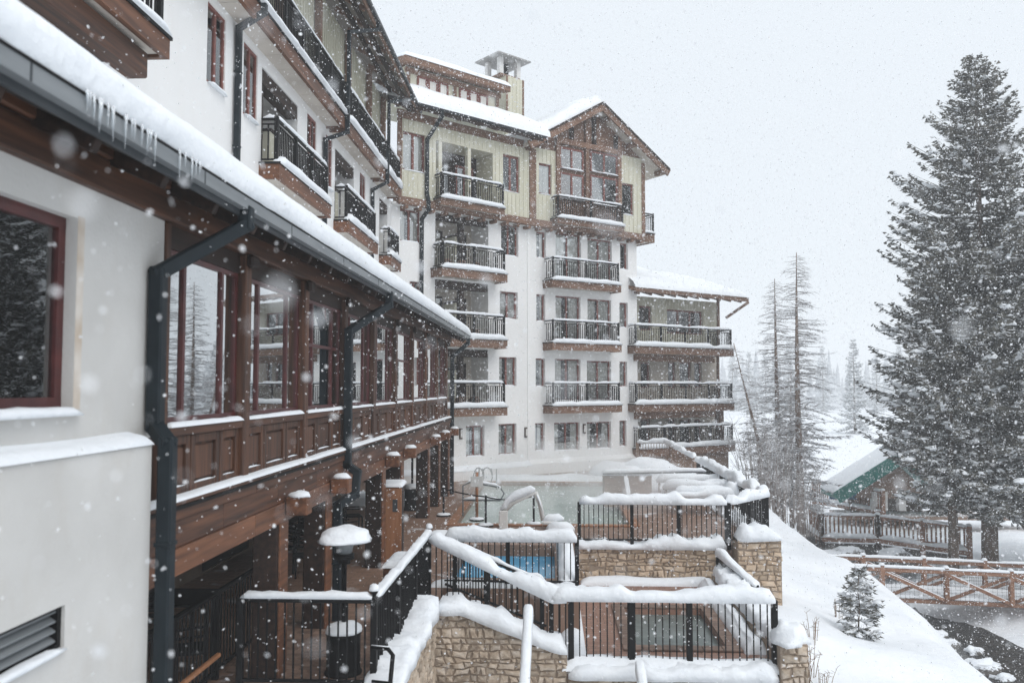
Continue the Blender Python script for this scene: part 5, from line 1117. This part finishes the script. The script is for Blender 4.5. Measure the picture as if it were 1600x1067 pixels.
# ------------------------------------------------------------------ trees
def spruce_parts(H, rb, seed, whorls, twig, start=.04, snowy=.5, dens=1.0, leafw=.07):
    r = random.Random(seed); T, C, S = MB(), MB(), MB()
    k = 14; T.tube([(0.02 * math.sin(i), .02 * math.cos(i * 1.7), H * i / k - .3) for i in range(k + 1)], [max(.015, H * .0155 * (1 - i / k) ** .9) for i in range(k + 1)], 9)
    for wv in range(whorls):
        t = (wv + r.uniform(-.3, .3)) / whorls; t = max(0, min(.995, t)); z = H * (start + (1 - start) * t)
        Lm = rb * min(1, (1.85 if H > 14 else 1.15) * (1 - t) ** .88) * (1 if t > .12 else .6 + 3.3 * t) + .18
        for bi in range(r.randint(5, 8)):
            az_ = 2 * math.pi * r.random(); L = Lm * r.uniform(.55, 1.15) * (1 + .2 * noise.noise(Vector((math.cos(az_) * 1.6, math.sin(az_) * 1.6, z * .28 + seed)))); dz0 = .55 * (t - .32)
            d = Vector((math.cos(az_), math.sin(az_), 0)); sd = Vector((-d.y, d.x, 0))
            def pos(u): return d * (L * u) + Vector((0, 0, z + L * (dz0 * u - .42 * u * (1 - t * .6) + .40 * u * u * u)))
            C.tube([pos(0), pos(.5), pos(1)], [.012 + .008 * L, .008 + .004 * L, .004], 3, False)
            if snowy and t < .93 and r.random() < .42 * (1.15 - t * .6) and L > .25:
                u0 = r.uniform(.3, .6); u1 = min(.97, u0 + r.uniform(.15, .4)); k0 = r.uniform(.5, 1.2) * min(.17, .05 + .035 * L)
                S.tube([pos(u0) + Vector((0, 0, .02)), pos(u0 * .6 + u1 * .4) + Vector((r.uniform(-.04, .04), r.uniform(-.04, .04), .05)), pos(u0 * .25 + u1 * .75) + Vector((0, 0, .04)), pos(u1) + Vector((0, 0, .02))], [k0 * .4, k0, k0 * .8, k0 * .2], 5)
            n = max(3, int(L / twig * dens))
            for q in range(n):
                u = .12 + .88 * (q + r.random()) / n; p = pos(u); tl = (.16 + .30 * L * (1 - u) * .7) * r.uniform(.7, 1.2)
                for sgn in (-1, 1, 0):
                    if sgn == 0 and r.random() < .5: continue
                    dr = (d * r.uniform(.4, .9) + sd * sgn * r.uniform(.6, 1.0) + Vector((0, 0, r.uniform(-.35, .30)))).normalized()
                    m = max(1, int(tl / .24))
                    for g in range(m):
                        a = p + dr * (tl * g / m); e = dr * (tl / m * 1.35); nn = Vector((r.uniform(-1, 1), r.uniform(-1, 1), r.uniform(-1, 1))); wv_ = e.cross(nn).normalized() * leafw * r.uniform(.6, 1.2)
                        tip = a + e + Vector((0, 0, r.uniform(-.06, .08)))
                        C.add([a - wv_, a + e * .5 + wv_ * .2 - wv_, tip, a + e * .5 + wv_, a + wv_ * .3], [(0, 1, 2), (0, 2, 3)])
                if r.random() < snowy * .24 * (1.25 - t) and u > .25:
                    s = r.uniform(.35, 1.0) ** 1.5 * min(.26, .09 + .05 * L); S.blob(p + Vector((0, 0, .01)), s * (.8 + abs(d.x) * .5), s * (.8 + abs(d.y) * .5), s * .62, r.random() * 99, 7, 3, .9)
    return T, C, S
def tree(name, label, loc, parts, rz=0, sc=1, group=None, mats=('bark', 'needles', 'snow')):
    root = empty(name, label, 'tree', loc, rz, group); root.scale = (sc, sc, sc)
    for nm, me in zip(('trunk', 'crown', 'branch_snow'), parts):
        if me:
            q = link(nm, me, root)
            if nm == 'branch_snow': q['kind'] = 'stuff'
    return root
def meshes(p, mats): return [q.mesh(n_, m_) if q.v else None for q, n_, m_ in zip(p, ('trunk', 'crown', 'branch_snow'), mats)]
big = meshes(spruce_parts(24.8, 4.75, 5, 84, .12, .125, .9, 1.0, .078), ('bark', 'needles', 'snow'))
o = atY(1547, 884, 41); tree('spruce_tree', 'tallest dark spruce with snow on its branches beyond the footbridge', (o.x, o.y, o.z), big)
mid = meshes(spruce_parts(15.5, 2.7, 9, 54, .13, .20, .9, 1.0, .075), ('bark', 'needles', 'snow'))
o = atY(1490, 882, 39.5); tree('spruce_tree', 'shorter spruce growing in front of the tallest spruce', (o.x, o.y, o.z), mid)
o = atY(1625, 880, 43); tree('spruce_tree', 'spruce half out of view to the side of the tallest spruce', (o.x + 1.2, o.y, o.z), mid, 1.9, 1.15)
tree('spruce_tree', 'spruce beyond the creek mirrored in the gallery windows', (26.5, 37.5, -8.8), big, 2.2, .95)
yf = meshes(spruce_parts(2.35, .62, 3, 13, .08, .03, 4.5, 1.0, .026), ('bark', 'needles', 'snow'))
o = atZ(1343, 1000, -6.55); tree('young_fir', 'small young fir weighed with snow on the bank', (o.x, o.y, ground(o.x, o.y) - .05), yf, 0, .80)
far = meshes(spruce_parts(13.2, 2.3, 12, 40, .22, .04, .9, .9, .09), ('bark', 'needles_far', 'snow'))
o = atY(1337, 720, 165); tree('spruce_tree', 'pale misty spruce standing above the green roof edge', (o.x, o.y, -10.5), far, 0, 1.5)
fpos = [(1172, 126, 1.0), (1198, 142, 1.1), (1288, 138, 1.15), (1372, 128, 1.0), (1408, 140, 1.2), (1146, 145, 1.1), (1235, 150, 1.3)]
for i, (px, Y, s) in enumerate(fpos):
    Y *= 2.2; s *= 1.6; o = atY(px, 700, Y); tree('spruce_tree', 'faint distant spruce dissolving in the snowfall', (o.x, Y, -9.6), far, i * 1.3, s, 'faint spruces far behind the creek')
fw = MB(); r_ = random.Random(41)               # the wood on the far slope, one mass in the snowfall
for i in range(150):
    Y = r_.uniform(330, 410); x = Y * r_.uniform(.16, .72); zb = ground(x, Y) - 1; H = r_.uniform(12, 24)
    for k in range(9):
        z0 = zb + H * (.12 + .88 * k / 9); rr_ = H * .16 * (1 - k / 9) + .2; n_ = 7; ph = r_.random() * 6
        fw.add([(x + math.cos(ph + 6.283 * q / n_) * rr_ * r_.uniform(.6, 1.2), Y + math.sin(ph + 6.283 * q / n_) * rr_, z0 - H * .04 * r_.random()) for q in range(n_)] + [(x, Y, z0 + H * .17)], [(q, (q + 1) % n_, n_) for q in range(n_)])
tag(fw.build('distant_forest', 'needles_hazed'), 'faint forest on the far slope veiled by falling snow', 'forest', kind='stuff')
def bare_parts(H, seed, nb, Lmax, lean=0, tw=1.0):
    r = random.Random(seed); T, C = MB(), MB(); k = 12
    def ax(t): return Vector((lean * H * t, .02 * H * math.sin(t * 3), H * t))
    T.tube([ax(i / k) - Vector((0, 0, .5 if i == 0 else 0)) for i in range(k + 1)], [max(.02, H * .0165 * (1 - i / k) ** .85) for i in range(k + 1)], 8)
    for i in range(nb):
        t = .10 + .89 * (i + r.random()) / nb; p = ax(t); az_ = r.random() * 2 * math.pi; d = Vector((math.cos(az_), math.sin(az_), 0)); sd = Vector((-d.y, d.x, 0))
        L = Lmax * (1 - t) ** .6 * r.uniform(.5, 1.1) * (.5 + min(.5, t * 1.4)) + .12; dr = r.uniform(-.10, .22)
        bs, bk = r.uniform(-.22, .22), r.uniform(.15, .45)
        def pos(u): return p + d * L * u + sd * (L * bs * u * u) + Vector((0, 0, L * (dr * u - bk * u * u + .14 * u ** 3)))
        C.tube([pos(0), pos(.35), pos(.7), pos(1)], [.012 + .012 * L, .010 + .009 * L, .012, .006], 4, False)
        for q in range(int(L * 16 * (1 - t * 1.7))) if t < .55 else ():
            u = r.uniform(.25, 1); a = pos(u); e = (d * r.uniform(.2, .8) + sd * r.uniform(-1, 1) + Vector((0, 0, r.uniform(-.5, .3)))).normalized() * r.uniform(.15, .4); w2 = e.cross(Vector((r.uniform(-1, 1), r.uniform(-1, 1), 1))).normalized() * .05
            C.add([a - w2, a + e, a + w2], [(0, 1, 2)])
        for q in range(int(L * 8 * tw)):
            u = r.uniform(.2, 1); a = pos(u); e = (d * r.uniform(.3, .8) + sd * r.choice((-1, 1)) * r.uniform(.4, 1) + Vector((0, 0, r.uniform(-.5, .25)))).normalized() * r.uniform(.15, .6) * (1.1 - .5 * u)
            C.tube([a, a + e * .6, a + e + Vector((0, 0, -.03))], [.010, .008, .005], 3, False)
    return T, C
def bare(label, px, py, Y, H, seed, nb, Lm, lean=0, gz=None, tw=1.0):
    o = atY(px, py, Y); T, C = bare_parts(H, seed, nb, Lm, lean, tw)
    root = empty('bare_tree', label, 'tree', (o.x, Y, o.z), 0, 'bare trees beside the east wing'); T.build('trunk', 'bark_pale', root); C.build('branches', 'twig', root)
bare('tallest bare conifer with drooping leafless branches', 1253, 838, 46, 15.4, 4, 300, 3.1, 0, None, 1.1)
bare('bare conifer just behind the tallest bare one, shorter', 1222, 822, 49, 14.3, 6, 250, 2.7, -.012, None, 1.1)
bare('thin bare trunk leaning toward the east wing', 1212, 790, 47, 9.0, 8, 120, 1.8, -.24, None, 1.4)
bare('slender bare tree behind the shrubs at the east wing', 1238, 812, 54, 9.5, 10, 110, 2.2, .01)
def shrub(name, label, loc, n, h, spread, mat, seed, grp, sub=6):
    r = random.Random(seed); b = MB()
    for i in range(n):
        a = r.random() * 2 * math.pi; q = spread * math.sqrt(r.random()); p = Vector((math.cos(a) * q * .5, math.sin(a) * q * .5, -.1)); hh = h * r.uniform(.5, 1.1); t = Vector((math.cos(a) * q * r.uniform(.5, 1.3), math.sin(a) * q * r.uniform(.5, 1.3), hh))
        m_ = p.lerp(t, .5) + Vector((0, 0, hh * .14)); rr_ = .008 + .004 * h; b.tube([p, m_, t], [rr_, rr_ * .7, rr_ * .35], 3, False)
        for k in range(sub):
            u = r.uniform(.3, 1); s = m_.lerp(t, u); e = Vector((r.uniform(-1, 1), r.uniform(-1, 1), r.uniform(-.1, .9))).normalized() * h * .22 * r.uniform(.4, 1.1); b.tube([s, s + e], [rr_ * .5, rr_ * .25], 3, False)
    return tag(b.build(name, mat, None, loc), label, 'shrub', grp)
for i, (px, py, Y, h, sp) in enumerate(((1200, 790, 42, 3.2, 1.8), (1232, 815, 41, 2.8, 1.8), (1188, 760, 47, 3.6, 2.2), (1262, 836, 43, 2.0, 1.5), (1215, 775, 45, 3.6, 2.0))):
    o = atY(px, py, Y); shrub('bare_shrub', ('frosted leafless shrub between leaning trunk and terrace corner', 'frosted leafless shrub at the foot of the tallest bare conifer', 'tall frosted shrub right behind the east wing terrace', 'low frosted shrub beside the timber deck corner', 'tall frosted shrub around the base of the leaning trunk')[i], (o.x, Y, o.z), 38, h, sp, 'twig', i + 3, 'leafless shrubs below the bare trees', 9)
for i, (px, py, Y, h, sp) in enumerate(((1262, 1000, 18.5, .75, .35), (1272, 968, 20, .6, .3), (1285, 1050, 17.5, .5, .25), (1308, 905, 24, .55, .2), (1252, 1030, 17.6, .8, .3))):
    o = atY(px, py, Y); shrub('dry_grass_tuft', 'dry stems poking through the snow of the bank', (o.x, o.y, ground(o.x, o.y) - .02), 9, h, sp, 'twig_dry', i + 30, 'dry stems in the snow bank', 3)

# ------------------------------------------------------------------ falling snow and hazy air
r = random.Random(99); vs, fs = [], []
N_FL = 250000
def clear(x, y, z):
    if x < -3.3 and z < 2.3: return x > -4.0 and z < 2 and y > 8.2 and x > -3.9
    if x < -6.3: return False
    if x < -4.0 and y < 36 and z < 3.6: return x > -6 and z > 3.2
    if (Vector((x, y, 0)) - FA.o).dot(FA.n) < 1.2 and (Vector((x, y, 0)) - FB.o).dot(FB.n) < 1.2 and x < 9: return False
    return z > (DK if x < 6 else -9)
c = 0
while c < N_FL:
    y = r.uniform(.7, 46); x = r.uniform(-.66, .68) * (y + 2); z = r.uniform(-.45, .50) * (y + 2)
    if c < 160: y = r.uniform(.55, 2.6); x = r.uniform(-.62, .62) * y; z = r.uniform(-.42, .46) * y
    elif r.random() > ((y + 2) / 48) ** 2 * (.8 if y < 7 else 1.0): continue
    if not clear(x, y, z): continue
    s = (.0034 + .0080 * r.random() ** 2.6) * min(2.0, .85 + y * .07); k = len(vs)
    n_ = Vector((r.gauss(0, 1), r.gauss(0, 1), r.gauss(0, 1))).normalized(); u_ = n_.orthogonal().normalized() * s; v_ = n_.cross(u_); o = Vector((x, y, z)); m = 4 if y > 9 else 7
    for q in range(m):                                # a thin flake with an uneven rim
        a = 2 * math.pi * q / m; g = r.uniform(.7, 1.25); p = o + u_ * (math.cos(a) * g) + v_ * (math.sin(a) * g) + n_ * (s * r.uniform(-.35, .35)); vs.append((p.x, p.y, p.z))
    fs.append(tuple(range(k, k + m))); c += 1
b = MB(); b.v = vs; b.f = fs; b.sm = [False] * len(fs)
tag(b.build('snowfall', 'snowflake'), 'falling snowflakes filling the air', 'snowfall', kind='stuff')
m = bpy.data.materials.new('haze'); m.use_nodes = True; N = m.node_tree.nodes; N.remove(N['Principled BSDF'])
pvn = N.new('ShaderNodeVolumePrincipled'); pvn.inputs['Color'].default_value = (.97, .985, 1, 1); pvn.inputs['Density'].default_value = .0018; pvn.inputs['Anisotropy'].default_value = 0
m.node_tree.links.new(pvn.outputs[0], N['Material Output'].inputs['Volume']); M['haze'] = m
hz = MB().box(-425, 425, -35, 425, -16, 19).build('haze', 'haze'); tag(hz, 'pale snow laden air fading far trees', 'haze', kind='stuff')
# steam drifting off the warm pool
m = bpy.data.materials.new('steam'); m.use_nodes = True; N = m.node_tree.nodes; L = m.node_tree.links; N.remove(N['Principled BSDF'])
pvn = N.new('ShaderNodeVolumePrincipled'); pvn.inputs['Color'].default_value = (1, 1, 1, 1)
tc = N.new('ShaderNodeTexCoord'); nz = N.new('ShaderNodeTexNoise'); nz.inputs['Scale'].default_value = .55; nz.inputs['Detail'].default_value = 3; L.new(tc.outputs['Object'], nz.inputs[0])
mr = N.new('ShaderNodeMapRange'); mr.inputs[1].default_value = .42; mr.inputs[2].default_value = .75; mr.inputs[3].default_value = 0; mr.inputs[4].default_value = .30; L.new(nz.outputs[0], mr.inputs[0]); L.new(mr.outputs[0], pvn.inputs['Density'])
L.new(pvn.outputs[0], N['Material Output'].inputs['Volume']); M['steam'] = m; cy.volume_step_rate = 2; cy.volume_max_steps = 64
tag(MB().blob((0, 0, 0), 4.4, 6.2, 2.2, 3, 18, 8, .3).build('steam', 'steam', None, (.9, 31.5, DK + .05)), 'thin steam drifting off the warm pool', 'steam', kind='stuff')
